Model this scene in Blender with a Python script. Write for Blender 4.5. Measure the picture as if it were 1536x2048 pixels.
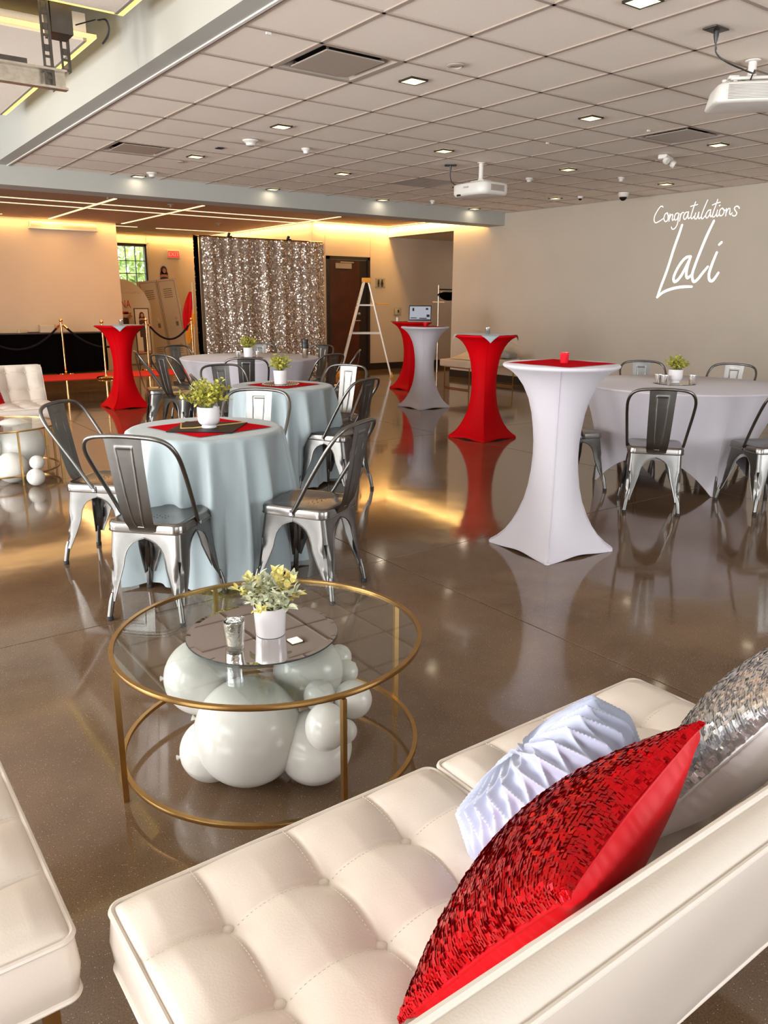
import bpy, bmesh, math, random
from mathutils import Vector, Matrix, Euler, noise
PI = math.pi
random.seed(7)
S = bpy.context.scene
for o in list(bpy.data.objects): bpy.data.objects.remove(o)
COL = S.collection

# ---------------------------------------------------------------- camera
EYE = 1.385
FPX = 1562.3
th, az, ro = math.radians(15.155), math.radians(36.26), math.radians(0.329)
fwd = Vector((math.sin(az)*math.cos(th), math.cos(az)*math.cos(th), -math.sin(th)))
r0 = Vector((math.cos(az), -math.sin(az), 0)); u0 = r0.cross(fwd)
rt = r0*math.cos(ro) + u0*math.sin(ro); up = u0*math.cos(ro) - r0*math.sin(ro)
cd = bpy.data.cameras.new('camera'); cam = bpy.data.objects.new('camera', cd); COL.objects.link(cam)
M = Matrix((rt, up, -fwd)).transposed().to_4x4(); M.translation = (0, 0, EYE)
cam.matrix_world = M
cd.sensor_fit = 'HORIZONTAL'; cd.sensor_width = 36; cd.lens = 36*FPX/1536
cd.clip_start = 0.02; cd.clip_end = 200
S.camera = cam

# ---------------------------------------------------------------- world, exposure
S.view_settings.view_transform = 'Standard'; S.view_settings.look = 'None'
S.view_settings.gamma = 1; S.view_settings.use_curve_mapping = False
S.view_settings.exposure = 0.30
w = bpy.data.worlds.new('sky'); S.world = w; w.use_nodes = True
w.node_tree.nodes['Background'].inputs[0].default_value = (0.80, 0.90, 1.0, 1)
w.node_tree.nodes['Background'].inputs[1].default_value = 5.0

# ---------------------------------------------------------------- lights
def area(name, loc, size, power, color, direction, sy=None):
    l = bpy.data.lights.new(name, 'AREA'); l.energy = power; l.color = color
    l.size = size
    if sy: l.shape = 'RECTANGLE'; l.size_y = sy
    o = bpy.data.objects.new(name, l); COL.objects.link(o); o.location = loc
    o.rotation_euler = Vector(direction).to_track_quat('-Z', 'Y').to_euler()
    return o
DAY = (1.0, 0.955, 0.915); WARM = (1.0, 0.86, 0.68); AMBER = (1.0, 0.56, 0.20); GOLD = (1.0, 0.60, 0.19)
# daylight: through the glazed doors on the left, from added lamps behind
area('window_light', (-3.55, 0.6, 1.45), 2.6, 200, DAY, (1, 0, 0.25), 2.3)
area('window_light', (-3.55, 4.2, 1.45), 2.6, 200, DAY, (1, 0, 0.25), 2.3)
area('window_light', (-3.55, 7.8, 1.45), 2.6, 230, DAY, (1, 0, 0.25), 2.3)
area('window_light', (0.2, -2.95, 1.5), 3.0, 34, DAY, (0, 1, 0.3), 2.0)  # this and the next: unseen area lamps added behind the camera
area('window_light', (5.0, -2.95, 1.5), 3.0, 100, DAY, (0, 1, 0.3), 2.0)
CZ = 2.82
GX, GY, GP = 2.697, 3.702, 0.61
LAMPS = [(i, j) for i in (1, 4, 7, 10) for j in (-5, -2, 1, 4, 7, 10)]
def lamp_xy(i, j):
    y = GY + (j+0.5)*GP
    return GX + (i+0.5)*GP, (9.99 if j == 10 else y)
for i, j in LAMPS:
    x, y = lamp_xy(i, j)
    area('downlight_light', (x, y, CZ-0.014), 0.12, 0.5 if j == 10 else 0.10, WARM, (0, 0, -1))
FZ = 2.816
# cove strips of the far room
area('cove_light', (0.8, 16.08, FZ-0.03), 9.0, 32, GOLD, (0, 0.35, -1), 0.04)
area('cove_light', (6.72, 18.60, FZ-0.03), 2.7, 13, GOLD, (0, 0.35, -1), 0.04)
area('cove_light', (8.02, 16.0, FZ-0.03), 5.2, 28, GOLD, (0.35, 0, -1), 0.04)
area('cove_light', (9.0, 13.32, FZ-0.03), 1.7, 18, GOLD, (0, 0.35, -1), 0.04)
area('cove_light', (9.84, 11.95, FZ-0.03), 2.8, 25, GOLD, (0.30, 0, -1), 0.04)
for x, y, sx, sy, p in ((3.0, 13.5, 9.0, 0.9, 50), (4.1, 14.3, 0.3, 3.6, 24), (5.45, 14.3, 0.3, 3.8, 24), (7.5, 12.6, 0.3, 2.4, 20)):
    area('strip_light', (x, y, FZ-0.035), sx, p, AMBER, (0, 0, -1), sy)
area('corridor_light', (12.0, 12.3, 2.55), 0.6, 4, WARM, (0, 0, -1))
# trough light of the hung ceiling panels on the left
for y0, y1 in ((2.4, 5.2), (5.72, 8.47)):
    area('trough_light', (1.84, (y0+y1)/2, 3.03), y1-y0, 0.8, GOLD, (0.8, 0, 0.6), 0.04)

# ---------------------------------------------------------------- materials
def mat(name, color, rough=0.5, metal=0.0, noise_amt=0.0, noise_scale=20, bump=0.0, bump_scale=60, coat=0.0, sheen=0.0, emit=None, estr=0.0, spec=0.5, c2=None, trans=0.0):
    m = bpy.data.materials.new(name); m.use_nodes = True
    nt = m.node_tree; b = nt.nodes['Principled BSDF']
    c = (*color, 1)
    b.inputs['Base Color'].default_value = c; b.inputs['Roughness'].default_value = rough
    b.inputs['Metallic'].default_value = metal; b.inputs['Specular IOR Level'].default_value = spec
    b.inputs['Coat Weight'].default_value = coat; b.inputs['Sheen Weight'].default_value = sheen
    tc = nt.nodes.new('ShaderNodeTexCoord')
    n = nt.nodes.new('ShaderNodeTexNoise'); n.inputs['Scale'].default_value = noise_scale; n.inputs['Detail'].default_value = 4
    nt.links.new(tc.outputs['Object'], n.inputs['Vector'])
    r = nt.nodes.new('ShaderNodeValToRGB')
    k = noise_amt
    r.color_ramp.elements[0].position = 0.3; r.color_ramp.elements[1].position = 0.7
    r.color_ramp.elements[0].color = (*[v*(1-k) for v in color], 1) if c2 is None else (*c2, 1)
    r.color_ramp.elements[1].color = (*[min(1, v*(1+k*0.5)) for v in color], 1)
    nt.links.new(n.outputs['Fac'], r.inputs['Fac']); nt.links.new(r.outputs['Color'], b.inputs['Base Color'])
    if bump:
        n2 = nt.nodes.new('ShaderNodeTexNoise'); n2.inputs['Scale'].default_value = bump_scale; n2.inputs['Detail'].default_value = 3
        nt.links.new(tc.outputs['Object'], n2.inputs['Vector'])
        bp = nt.nodes.new('ShaderNodeBump'); bp.inputs['Strength'].default_value = bump; bp.inputs['Distance'].default_value = 0.003
        nt.links.new(n2.outputs['Fac'], bp.inputs['Height']); nt.links.new(bp.outputs['Normal'], b.inputs['Normal'])
    if emit:
        b.inputs['Emission Color'].default_value = (*emit, 1); b.inputs['Emission Strength'].default_value = estr
    if trans: b.inputs['Transmission Weight'].default_value = trans
    return m

def concrete():
    m = bpy.data.materials.new('polished_concrete'); m.use_nodes = True; nt = m.node_tree; b = nt.nodes['Principled BSDF']
    tc = nt.nodes.new('ShaderNodeTexCoord'); L = nt.links.new
    geo = nt.nodes.new('ShaderNodeNewGeometry')
    n = nt.nodes.new('ShaderNodeTexNoise'); n.inputs['Scale'].default_value = 1.6; n.inputs['Detail'].default_value = 6; n.inputs['Roughness'].default_value = 0.6
    L(geo.outputs['Position'], n.inputs['Vector'])
    r = nt.nodes.new('ShaderNodeValToRGB'); e = r.color_ramp.elements
    e[0].position = 0.32; e[0].color = (0.100, 0.058, 0.031, 1); e[1].position = 0.70; e[1].color = (0.185, 0.114, 0.065, 1)
    L(n.outputs['Fac'], r.inputs['Fac'])
    # sand and small stones ground open
    v = nt.nodes.new('ShaderNodeTexVoronoi'); v.inputs['Scale'].default_value = 210; L(geo.outputs['Position'], v.inputs['Vector'])
    vr = nt.nodes.new('ShaderNodeValToRGB'); ve = vr.color_ramp.elements
    ve[0].position = 0.10; ve[0].color = (1, 1, 1, 1); ve[1].position = 0.24; ve[1].color = (0, 0, 0, 1); L(v.outputs['Distance'], vr.inputs['Fac'])
    pick = nt.nodes.new('ShaderNodeSeparateColor'); L(v.outputs['Color'], pick.inputs['Color'])
    th1 = nt.nodes.new('ShaderNodeMath'); th1.operation = 'GREATER_THAN'; th1.inputs[1].default_value = 0.86; L(pick.outputs['Red'], th1.inputs[0])
    mu = nt.nodes.new('ShaderNodeMath'); mu.operation = 'MULTIPLY'; L(vr.outputs['Color'], mu.inputs[0]); L(th1.outputs[0], mu.inputs[1])
    n3 = nt.nodes.new('ShaderNodeTexNoise'); n3.inputs['Scale'].default_value = 260; n3.inputs['Detail'].default_value = 5; L(geo.outputs['Position'], n3.inputs['Vector'])
    r3 = nt.nodes.new('ShaderNodeValToRGB'); r3.color_ramp.elements[0].position = 0.35; r3.color_ramp.elements[0].color = (0.72, 0.72, 0.72, 1)
    r3.color_ramp.elements[1].position = 0.65; r3.color_ramp.elements[1].color = (1.22, 1.22, 1.22, 1); L(n3.outputs['Fac'], r3.inputs['Fac'])
    mx0 = nt.nodes.new('ShaderNodeMix'); mx0.data_type = 'RGBA'; mx0.blend_type = 'MULTIPLY'; mx0.inputs[0].default_value = 1
    L(r.outputs['Color'], mx0.inputs[6]); L(r3.outputs['Color'], mx0.inputs[7])
    mx = nt.nodes.new('ShaderNodeMix'); mx.data_type = 'RGBA'; L(mu.outputs[0], mx.inputs[0]); L(mx0.outputs[2], mx.inputs[6]); mx.inputs[7].default_value = (0.62, 0.52, 0.42, 1)
    L(mx.outputs[2], b.inputs['Base Color'])
    n2 = nt.nodes.new('ShaderNodeTexNoise'); n2.inputs['Scale'].default_value = 2.3; n2.inputs['Detail'].default_value = 5; L(geo.outputs['Position'], n2.inputs['Vector'])
    mr = nt.nodes.new('ShaderNodeMapRange'); mr.inputs[3].default_value = 0.05; mr.inputs[4].default_value = 0.13; L(n2.outputs['Fac'], mr.inputs[0]); L(mr.outputs[0], b.inputs['Roughness'])
    nb = nt.nodes.new('ShaderNodeTexNoise'); nb.inputs['Scale'].default_value = 5; nb.inputs['Detail'].default_value = 1; L(geo.outputs['Position'], nb.inputs['Vector'])
    bp = nt.nodes.new('ShaderNodeBump'); bp.inputs['Strength'].default_value = 0.12; bp.inputs['Distance'].default_value = 0.006
    L(nb.outputs['Fac'], bp.inputs['Height']); L(bp.outputs['Normal'], b.inputs['Normal'])
    b.inputs['Specular IOR Level'].default_value = 0.60
    b.inputs['Coat Weight'].default_value = 0.22; b.inputs['Coat Roughness'].default_value = 0.04
    return m

def glass_mat(name, tint=(0.93, 0.96, 0.95), rough=0.0, ior=1.45):
    m = bpy.data.materials.new(name); m.use_nodes = True; nt = m.node_tree; L = nt.links.new
    nt.nodes.remove(nt.nodes['Principled BSDF']); out = nt.nodes['Material Output']
    t = nt.nodes.new('ShaderNodeBsdfTransparent'); t.inputs[0].default_value = (*tint, 1)
    g = nt.nodes.new('ShaderNodeBsdfGlossy'); g.inputs['Roughness'].default_value = rough
    f = nt.nodes.new('ShaderNodeFresnel'); gg = nt.nodes.new('ShaderNodeNewGeometry'); io = nt.nodes.new('ShaderNodeMapRange'); io.inputs[3].default_value = ior; io.inputs[4].default_value = 1/ior; L(gg.outputs['Backfacing'], io.inputs[0]); L(io.outputs[0], f.inputs[0])
    mx = nt.nodes.new('ShaderNodeMixShader'); L(f.outputs[0], mx.inputs[0]); L(t.outputs[0], mx.inputs[1]); L(g.outputs[0], mx.inputs[2]); L(mx.outputs[0], out.inputs[0])
    return m

MT = dict(
    floor=concrete(),
    wall=mat('greige_wall_paint', (0.54, 0.475, 0.39), 0.75, noise_amt=0.03, noise_scale=2, bump=0.15, bump_scale=400),
    warmwall=mat('cream_wall_paint', (0.58, 0.47, 0.35), 0.7, noise_amt=0.03, noise_scale=2, bump=0.1, bump_scale=400),
    beam=mat('grey_beam_paint', (0.42, 0.42, 0.385), 0.7, noise_amt=0.02, noise_scale=2),
    trim=mat('white_metal_trim', (0.66, 0.62, 0.58), 0.5),
    tile=mat('ceiling_tile_board', (0.90, 0.81, 0.715), 0.9, noise_amt=0.06, noise_scale=160, bump=0.35, bump_scale=500),
    tbar=mat('ceiling_grid_metal', (0.40, 0.33, 0.28), 0.95, spec=0.05),
    farceil=mat('brown_ceiling_paint', (0.36, 0.25, 0.165), 0.75, noise_amt=0.03, noise_scale=3),
    base=mat('black_rubber_base', (0.022, 0.016, 0.013), 0.35),
    black=mat('black_plastic', (0.012, 0.012, 0.013), 0.4),
    steel=mat('gunmetal_chair_steel', (0.215, 0.21, 0.20), 0.32, 1.0, noise_amt=0.18, noise_scale=9, bump=0.05, bump_scale=150),
    steelseat=mat('brushed_seat_steel', (0.25, 0.235, 0.22), 0.24, 1.0, noise_amt=0.2, noise_scale=7),
    rubber=mat('black_rubber_foot', (0.015, 0.015, 0.015), 0.6),
    galv=mat('galvanised_steel', (0.50, 0.44, 0.36), 0.35, 0.9, noise_amt=0.2, noise_scale=30),
    darksteel=mat('dark_steel', (0.10, 0.085, 0.07), 0.45, 0.8, noise_amt=0.2, noise_scale=12),
    gold=mat('antique_gold_metal', (0.50, 0.30, 0.105), 0.28, 1.0, noise_amt=0.1, noise_scale=20),
    brass=mat('polished_brass', (0.85, 0.55, 0.25), 0.12, 1.0),
    leather=mat('white_leatherette', (0.70, 0.612, 0.53), 0.34, noise_amt=0.015, noise_scale=6, bump=0.10, bump_scale=300, coat=0.15),
    piping=mat('white_piping', (0.70, 0.62, 0.54), 0.32),
    stitch=mat('cream_thread', (0.70, 0.62, 0.54), 0.7),
    bluecloth=mat('pale_blue_cloth', (0.345, 0.41, 0.432), 0.65, noise_amt=0.03, noise_scale=5, bump=0.7, bump_scale=13, sheen=0.2),
    spandex=mat('white_spandex', (0.56, 0.53, 0.575), 0.6, noise_amt=0.02, noise_scale=4, sheen=0.2),
    redspandex=mat('red_spandex', (0.60, 0.0, 0.004), 0.6, noise_amt=0.05, noise_scale=4, spec=0.08),
    redcloth=mat('red_satin_cloth', (0.56, 0.0, 0.006), 0.45, noise_amt=0.06, noise_scale=9, spec=0.2),
    rednapkin=mat('red_cotton_cloth', (0.56, 0.0, 0.008), 0.85, noise_amt=0.08, noise_scale=60, spec=0.03),
    redfoil=mat('red_foil_sequin', (0.72, 0.004, 0.010), 0.22, 0.85),
    silverfoil=mat('silver_foil_sequin', (0.95, 0.94, 0.93), 0.36, 1.0),
    champagne=mat('champagne_sequin', (1.0, 0.86, 0.72), 0.36, 1.0),
    champcloth=mat('champagne_mesh_cloth', (0.36, 0.26, 0.19), 0.5, 0.2, noise_amt=0.25, noise_scale=20),
    silvercloth=mat('silver_satin', (0.80, 0.78, 0.78), 0.45),
    lilac=mat('pale_blue_velvet', (0.37, 0.40, 0.53), 0.5, noise_amt=0.04, noise_scale=10, sheen=0.5),
    balloon=mat('white_latex', (0.68, 0.67, 0.63), 0.22, noise_amt=0.01, noise_scale=4),
    ceramic=mat('white_ceramic', (0.72, 0.70, 0.72), 0.22, coat=0.3),
    soil=mat('dark_soil', (0.03, 0.022, 0.015), 0.9),
    leafy=mat('yellow_green_leaf', (0.52, 0.50, 0.085), 0.5, noise_amt=0.45, noise_scale=40),
    leafyellow=mat('pale_yellow_leaf', (0.90, 0.80, 0.30), 0.5, noise_amt=0.15, noise_scale=60),
    leafgrey=mat('grey_green_leaf', (0.58, 0.60, 0.42), 0.55, noise_amt=0.3, noise_scale=60),
    stem=mat('green_stem', (0.20, 0.22, 0.07), 0.6),
    mirror=mat('smoked_mirror', (0.60, 0.57, 0.55), 0.015, 1.0),
    mirroredge=mat('dark_mirror_edge', (0.03, 0.035, 0.035), 0.2),
    glass=glass_mat('clear_glass'),
    silverglass=mat('mercury_glass', (0.95, 0.93, 0.91), 0.14, 1.0, noise_amt=0.15, noise_scale=70, bump=0.4, bump_scale=120),
    redglass=mat('red_candle_glass', (0.60, 0.02, 0.03), 0.12, coat=0.5),
    wax=mat('white_wax', (0.85, 0.80, 0.75), 0.5),
    white=mat('white_plastic', (0.74, 0.71, 0.66), 0.4),
    grey=mat('grey_plastic', (0.30, 0.27, 0.24), 0.5),
    vent=mat('grey_vent_metal', (0.40, 0.34, 0.29), 0.45, noise_amt=0.03),
    dark=mat('dark_void', (0.015, 0.012, 0.010), 0.9),
    lamp=mat('lamp_lens', (1, 0.9, 0.7), 0.5, emit=(1.0, 0.88, 0.50), estr=1.25),
    led=mat('warm_led_strip', (1, 0.8, 0.5), 0.5, emit=(1.0, 0.70, 0.42), estr=1.15),
    ledyellow=mat('yellow_led_strip', (1, 0.8, 0.4), 0.5, emit=(1.0, 0.72, 0.15), estr=1.15),
    door=mat('dark_walnut_door', (0.075, 0.018, 0.008), 0.35, noise_amt=0.4, noise_scale=3),
    doorframe=mat('black_door_frame', (0.018, 0.012, 0.010), 0.4),
    velvet=mat('black_velvet', (0.008, 0.008, 0.014), 0.8, spec=0.1),
    blackcloth=mat('black_drape', (0.002, 0.002, 0.002), 0.9, spec=0.02),
    carpet=mat('red_carpet', (0.52, 0.008, 0.010), 0.9, noise_amt=0.1, noise_scale=200),
    board=mat('printed_foam_board', (0.52, 0.46, 0.36), 0.6),
    locker=mat('printed_locker_board', (0.42, 0.35, 0.26), 0.6, noise_amt=0.03),
    lockline=mat('dark_print_line', (0.12, 0.09, 0.06), 0.6),
    redprint=mat('red_print', (0.45, 0.015, 0.02), 0.6),
    skin=mat('printed_skin_tone', (0.38, 0.17, 0.10), 0.6),
    hair=mat('printed_dark_hair', (0.035, 0.015, 0.010), 0.6),
    exitred=mat('exit_letter_red', (0.3, 0.03, 0.02), 0.5, emit=(1.0, 0.28, 0.16), estr=1.0),
    exitface=mat('exit_face', (0.2, 0.02, 0.01), 0.5, emit=(0.75, 0.03, 0.02), estr=1.0),
    orange=mat('orange_plastic', (0.75, 0.34, 0.02), 0.45),
    alum=mat('ladder_white_rail', (0.78, 0.76, 0.72), 0.4, 0.1),
    screen=mat('laptop_screen', (0.2, 0.2, 0.22), 0.3, emit=(0.42, 0.46, 0.54), estr=0.45),
    screendark=mat('laptop_screen_dark', (0.02, 0.02, 0.03), 0.3),
    chrome=mat('chrome_tube', (0.75, 0.72, 0.68), 0.12, 1.0),
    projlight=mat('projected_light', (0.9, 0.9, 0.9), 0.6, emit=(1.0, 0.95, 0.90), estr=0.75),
    hedge=mat('outdoor_foliage', (0.62, 0.72, 0.28), 0.7, noise_amt=0.6, noise_scale=3),
    steelcup=mat('steel_tumbler', (0.62, 0.52, 0.42), 0.2, 1.0),
    beige=mat('beige_linen', (0.66, 0.52, 0.36), 0.6, noise_amt=0.05, noise_scale=6),
    goldline=mat('gold_vein', (0.85, 0.62, 0.25), 0.3, 0.7),
    blackgloss=mat('black_gloss_board', (0.012, 0.008, 0.007), 0.45, spec=0.12),
    bronze=mat('bronze_filigree', (0.16, 0.11, 0.08), 0.3, 0.8, noise_amt=0.5, noise_scale=60),
)
# ---------------------------------------------------------------- mesh helpers
class MB:
    def __init__(s): s.v = []; s.f = []
    def add(s, vs, fs):
        n = len(s.v); s.v += [tuple(v) for v in vs]; s.f += [tuple(i+n for i in f) for f in fs]; return s
    def box(s, c, d, rot=None):
        hx, hy, hz = d[0]/2, d[1]/2, d[2]/2
        vs = [Vector((x, y, z)) for x in (-hx, hx) for y in (-hy, hy) for z in (-hz, hz)]
        if rot is not None:
            R = Euler(rot).to_matrix() if not isinstance(rot, Matrix) else rot
            vs = [R @ v for v in vs]
        c = Vector(c)
        return s.add([v+c for v in vs], [(0,1,3,2),(4,6,7,5),(0,4,5,1),(2,3,7,6),(0,2,6,4),(1,5,7,3)])
    def rbox(s, c, d, r, rot=None, seg=3):
        bm = bmesh.new(); bmesh.ops.create_cube(bm, size=1)
        bmesh.ops.scale(bm, vec=d, verts=bm.verts)
        bmesh.ops.bevel(bm, geom=bm.edges[:], offset=r, segments=seg, profile=0.5, affect='EDGES')
        R = Matrix.Identity(3) if rot is None else (Euler(rot).to_matrix() if not isinstance(rot, Matrix) else rot)
        bm.verts.index_update()
        vs = [R @ v.co + Vector(c) for v in bm.verts]; fs = [tuple(v.index for v in f.verts) for f in bm.faces]; bm.free()
        return s.add(vs, fs)
    def tube(s, pts, r, n=8, closed=False, cap=True, rs=None, smooth=0, square=False):
        P = [Vector(p) for p in pts]
        if smooth: P, rs = catmull(P, smooth, closed, rs)
        m = len(P); base = len(s.v); prev = None
        for k in range(m):
            a = P[(k-1) % m] if (closed or k > 0) else P[k]; b = P[(k+1) % m] if (closed or k < m-1) else P[k]
            t = (b-a).normalized()
            if prev is None:
                q = Vector((0, 0, 1)) if abs(t.z) < 0.9 else Vector((1, 0, 0))
                nx = t.cross(q).normalized()
            else:
                nx = (prev - t*prev.dot(t)).normalized()
            prev = nx; ny = t.cross(nx)
            rr = rs[k] if rs else r
            for i in range(n):
                an = 2*PI*i/n + (PI/4 if square else 0)
                s.v.append(tuple(P[k] + nx*math.cos(an)*rr + ny*math.sin(an)*rr))
        for k in range(m if closed else m-1):
            for i in range(n):
                a = base+k*n+i; b = base+k*n+(i+1) % n; c = base+((k+1) % m)*n+(i+1) % n; d = base+((k+1) % m)*n+i
                s.f.append((a, d, c, b))
        if cap and not closed:
            s.f.append(tuple(base+i for i in range(n))); s.f.append(tuple(base+(m-1)*n+i for i in reversed(range(n))))
        return s
    def loops(s, L, cap0=False, cap1=False, closed=True, flip=False):
        base = len(s.v); n = len(L[0])
        for l in L: s.v += [tuple(p) for p in l]
        for k in range(len(L)-1):
            for i in range(n if closed else n-1):
                q = (base+k*n+i, base+k*n+(i+1) % n, base+(k+1)*n+(i+1) % n, base+(k+1)*n+i)
                s.f.append(q[::-1] if flip else q)
        for cap, k in ((cap0, 0), (cap1, len(L)-1)):
            if cap:
                ids = [base+k*n+i for i in range(n)]
                c = sum((Vector(s.v[i]) for i in ids), Vector())/n; s.v.append(tuple(c)); ci = len(s.v)-1
                for i in range(n):
                    t = (ids[i], ci, ids[(i+1) % n]) if k == 0 else (ids[i], ids[(i+1) % n], ci)
                    s.f.append(t[::-1] if flip else t)
        return s
    def lathe(s, prof, n=32, c=(0, 0, 0), cap0=True, cap1=True):
        L = [[(c[0]+r*math.cos(2*PI*i/n), c[1]+r*math.sin(2*PI*i/n), c[2]+z) for i in range(n)] for r, z in prof]
        return s.loops(L, cap0, cap1)
    def disc(s, c, r, h, n=48):
        return s.lathe([(r-0.001, 0), (r, 0.001), (r, h-0.001), (r-0.001, h)], n, c)
    def sphere(s, c, r, n=24, m=16, sz=1):
        return s.lathe([(r*math.sin(PI*k/m), -r*sz*math.cos(PI*k/m)) for k in range(1, m)], n, c)
    def grid(s, fn, nu, nv):
        base = len(s.v)
        for j in range(nv+1):
            for i in range(nu+1): s.v.append(tuple(fn(i/nu, j/nv)))
        for j in range(nv):
            for i in range(nu):
                a = base+j*(nu+1)+i; s.f.append((a, a+1, a+nu+2, a+nu+1))
        return s
    def build(s, name, m, parent=None, angle=35, loc=None):
        me = bpy.data.meshes.new(name); me.from_pydata(s.v, [], s.f); me.validate()
        bm = bmesh.new(); bm.from_mesh(me); bmesh.ops.recalc_face_normals(bm, faces=bm.faces[:]) ; bm.to_mesh(me); bm.free()
        me.polygons.foreach_set('use_smooth', [True]*len(me.polygons))
        me.set_sharp_from_angle(angle=math.radians(angle))
        me.materials.append(m if not isinstance(m, str) else MT[m])
        o = bpy.data.objects.new(name, me); COL.objects.link(o)
        if parent: o.parent = parent
        if loc: o.location = loc
        return o

def catmull(P, k, closed=False, rs=None):
    out = []; ro_ = []; m = len(P)
    g = lambda i: P[i % m] if closed else P[min(max(i, 0), m-1)]
    gr = (lambda i: rs[i % m] if closed else rs[min(max(i, 0), m-1)]) if rs else None
    for i in range(m if closed else m-1):
        a, b, c, d = g(i-1), g(i), g(i+1), g(i+2)
        for q in range(k):
            t = q/k
            out.append(0.5*((2*b)+(c-a)*t+(2*a-5*b+4*c-d)*t*t+(3*b-a-3*c+d)*t**3))
            if rs: ro_.append(gr(i)*(1-t)+gr(i+1)*t)
    if not closed:
        out.append(P[-1]);
        if rs: ro_.append(rs[-1])
    return out, (ro_ if rs else None)

def thing(name, label, cat, loc=(0, 0, 0), rz=0, group=None, rot=None):
    o = bpy.data.objects.new(name, None); COL.objects.link(o); o.empty_display_size = 0.05
    o.location = loc; o.rotation_euler = rot if rot else (0, 0, rz)
    return tag(o, label, cat, group)
def tag(o, label, cat, group=None, kind=None):
    if label: o['label'] = label
    if cat: o['category'] = cat
    if group: o['group'] = group
    if kind: o['kind'] = kind
    return o
def struct(o): o['kind'] = 'structure'; return o
def kids(o): return [c for c in COL.objects if c.parent == o]
CH = {}
def dup(root, loc, rz=None, label=None, group=None, rot=None):
    if root.name not in CH:
        CH[root.name] = [(c, kids(c)) for c in kids(root)]
    r = root.copy(); COL.objects.link(r); r.location = loc
    if rz is not None: r.rotation_euler = (0, 0, rz)
    if rot is not None: r.rotation_euler = rot
    if label: r['label'] = label
    if group: r['group'] = group
    for c, gs in CH[root.name]:
        d = c.copy(); COL.objects.link(d); d.parent = r
        for g in gs:
            e = g.copy(); COL.objects.link(e); e.parent = d
    return r
def text_mb(txt, size, m, parent, loc, rot, name='lettering', extr=0.001, sx=1.0):
    cu = bpy.data.curves.new(name, 'FONT'); cu.body = txt; cu.size = size; cu.extrude = extr; cu.align_x = 'CENTER'; cu.align_y = 'CENTER'; cu.resolution_u = 3
    t = bpy.data.objects.new(name, cu); COL.objects.link(t)
    bpy.context.view_layer.update()
    me = bpy.data.meshes.new_from_object(t.evaluated_get(bpy.context.evaluated_depsgraph_get()))
    bpy.data.objects.remove(t)
    me.name = name; me.materials.clear(); me.materials.append(MT[m])
    o = bpy.data.objects.new(name, me); COL.objects.link(o); o.parent = parent; o.location = loc; o.rotation_euler = rot; o.scale = (sx, 1, 1)
    return o

# ================================================================ STRUCTURE
XR = 9.9
# floor: sawn concrete slabs
fl = thing('floor', None, None); struct(fl)
del_x = [-3.6, -0.6, 2.43, 5.43, 8.43, 13.2]; del_y = [-3.0, 0.2, 3.3, 6.4, 9.5, 12.6, 15.7, 19.0]
for i in range(len(del_x)-1):
    for j in range(len(del_y)-1):
        x0, x1, y0, y1 = del_x[i], del_x[i+1], del_y[j], del_y[j+1]
        MB().rbox(((x0+x1)/2, (y0+y1)/2, -0.05), (x1-x0-0.005, y1-y0-0.005, 0.1), 0.0015, seg=1).build('slab', 'floor', fl)
sub = MB().box((4.8, 8, -0.126), (17, 22.2, 0.05)).build('subfloor', 'dark', fl)

# walls
def wall(name, c, d, m='wall'): return struct(MB().box(c, d).build(name, m))
wr = wall('wall_right', (XR+0.075, 4.2, 1.45), (0.15, 14.4, 2.9))
MB().box((XR+0.075, 12.4, (2.615+2.9)/2), (0.15, 2.0, 2.9-2.615)).build('header', 'wall', wr)
wall('wall_far', (11.3, 13.475, 1.45), (6.4, 0.15, 2.9), 'warmwall')
for x in (8.39, 9.45):
    struct(MB().box((x, 13.3975, (FZ+2.25)/2 if x < 9 else 1.4), (0.006, 0.004, (FZ-2.25) if x < 9 else FZ)).build('trim_1', 'tbar'))
wall('wall_step', (8.175, 16.2, 1.45), (0.15, 5.3, 2.9), 'warmwall')
wb = wall('wall_block', (0.87, 17.45, 1.45), (8.92, 2.5, 2.9), 'warmwall')
# window wall with an opening
ww = struct(MB().box((5.70, 18.775, 1.45), (0.80, 0.15, 2.9)).box((7.52, 18.775, 1.45), (1.40, 0.15, 2.9)).box((6.46, 18.775, 0.45), (0.74, 0.15, 0.9)).box((6.46, 18.775, 2.77), (0.74, 0.15, 0.30)).build('wall_window', 'warmwall'))
wall('wall_back', (3.2, -3.1, .25), (13.6, 0.2, .5)); wall('wall_back', (3.2, -3.1, 3.4), (13.6, 0.2, 1.8))
for a_, b_ in ((-3.6, -1.3), (1.7, 3.5), (6.5, 10)): wall('wall_back', ((a_+b_)/2, -3.1, 1.5), (b_-a_, 0.2, 2.0))
def plain_window(n, cx, cy, w_, h_, zc, alongx):
    wn_ = struct(thing('window_%d' % n, None, None, (cx, cy, zc)))
    bx = lambda u, z, du, dz: MB().box((u, 0, z) if alongx else (0, u, z), (du, .07, dz) if alongx else (.07, du, dz))
    for k in range(4): bx(-w_/2+.03+k*(w_-.06)/3, 0, .06, h_).build('mullion', 'doorframe', wn_)
    for z in (-h_/2+.03, .1, h_/2-.03): bx(0, z, w_, .06).build('rail', 'doorframe', wn_)
plain_window(2, .2, -3.1, 3.0, 2.0, 1.5, True); plain_window(3, 5.0, -3.1, 3.0, 2.0, 1.5, True)  # unseen back-wall windows, added to go with the lamps behind the camera
plain_window(4, -3.72, .525, 2.85, 2.4, 1.5, False); plain_window(5, -3.72, 4.2, 2.7, 2.4, 1.5, False); plain_window(6, -3.72, 7.7, 2.5, 2.4, 1.5, False)
wall('wall_left', (-3.72, 7.8, 3.45), (0.15, 22, 1.5))
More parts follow.
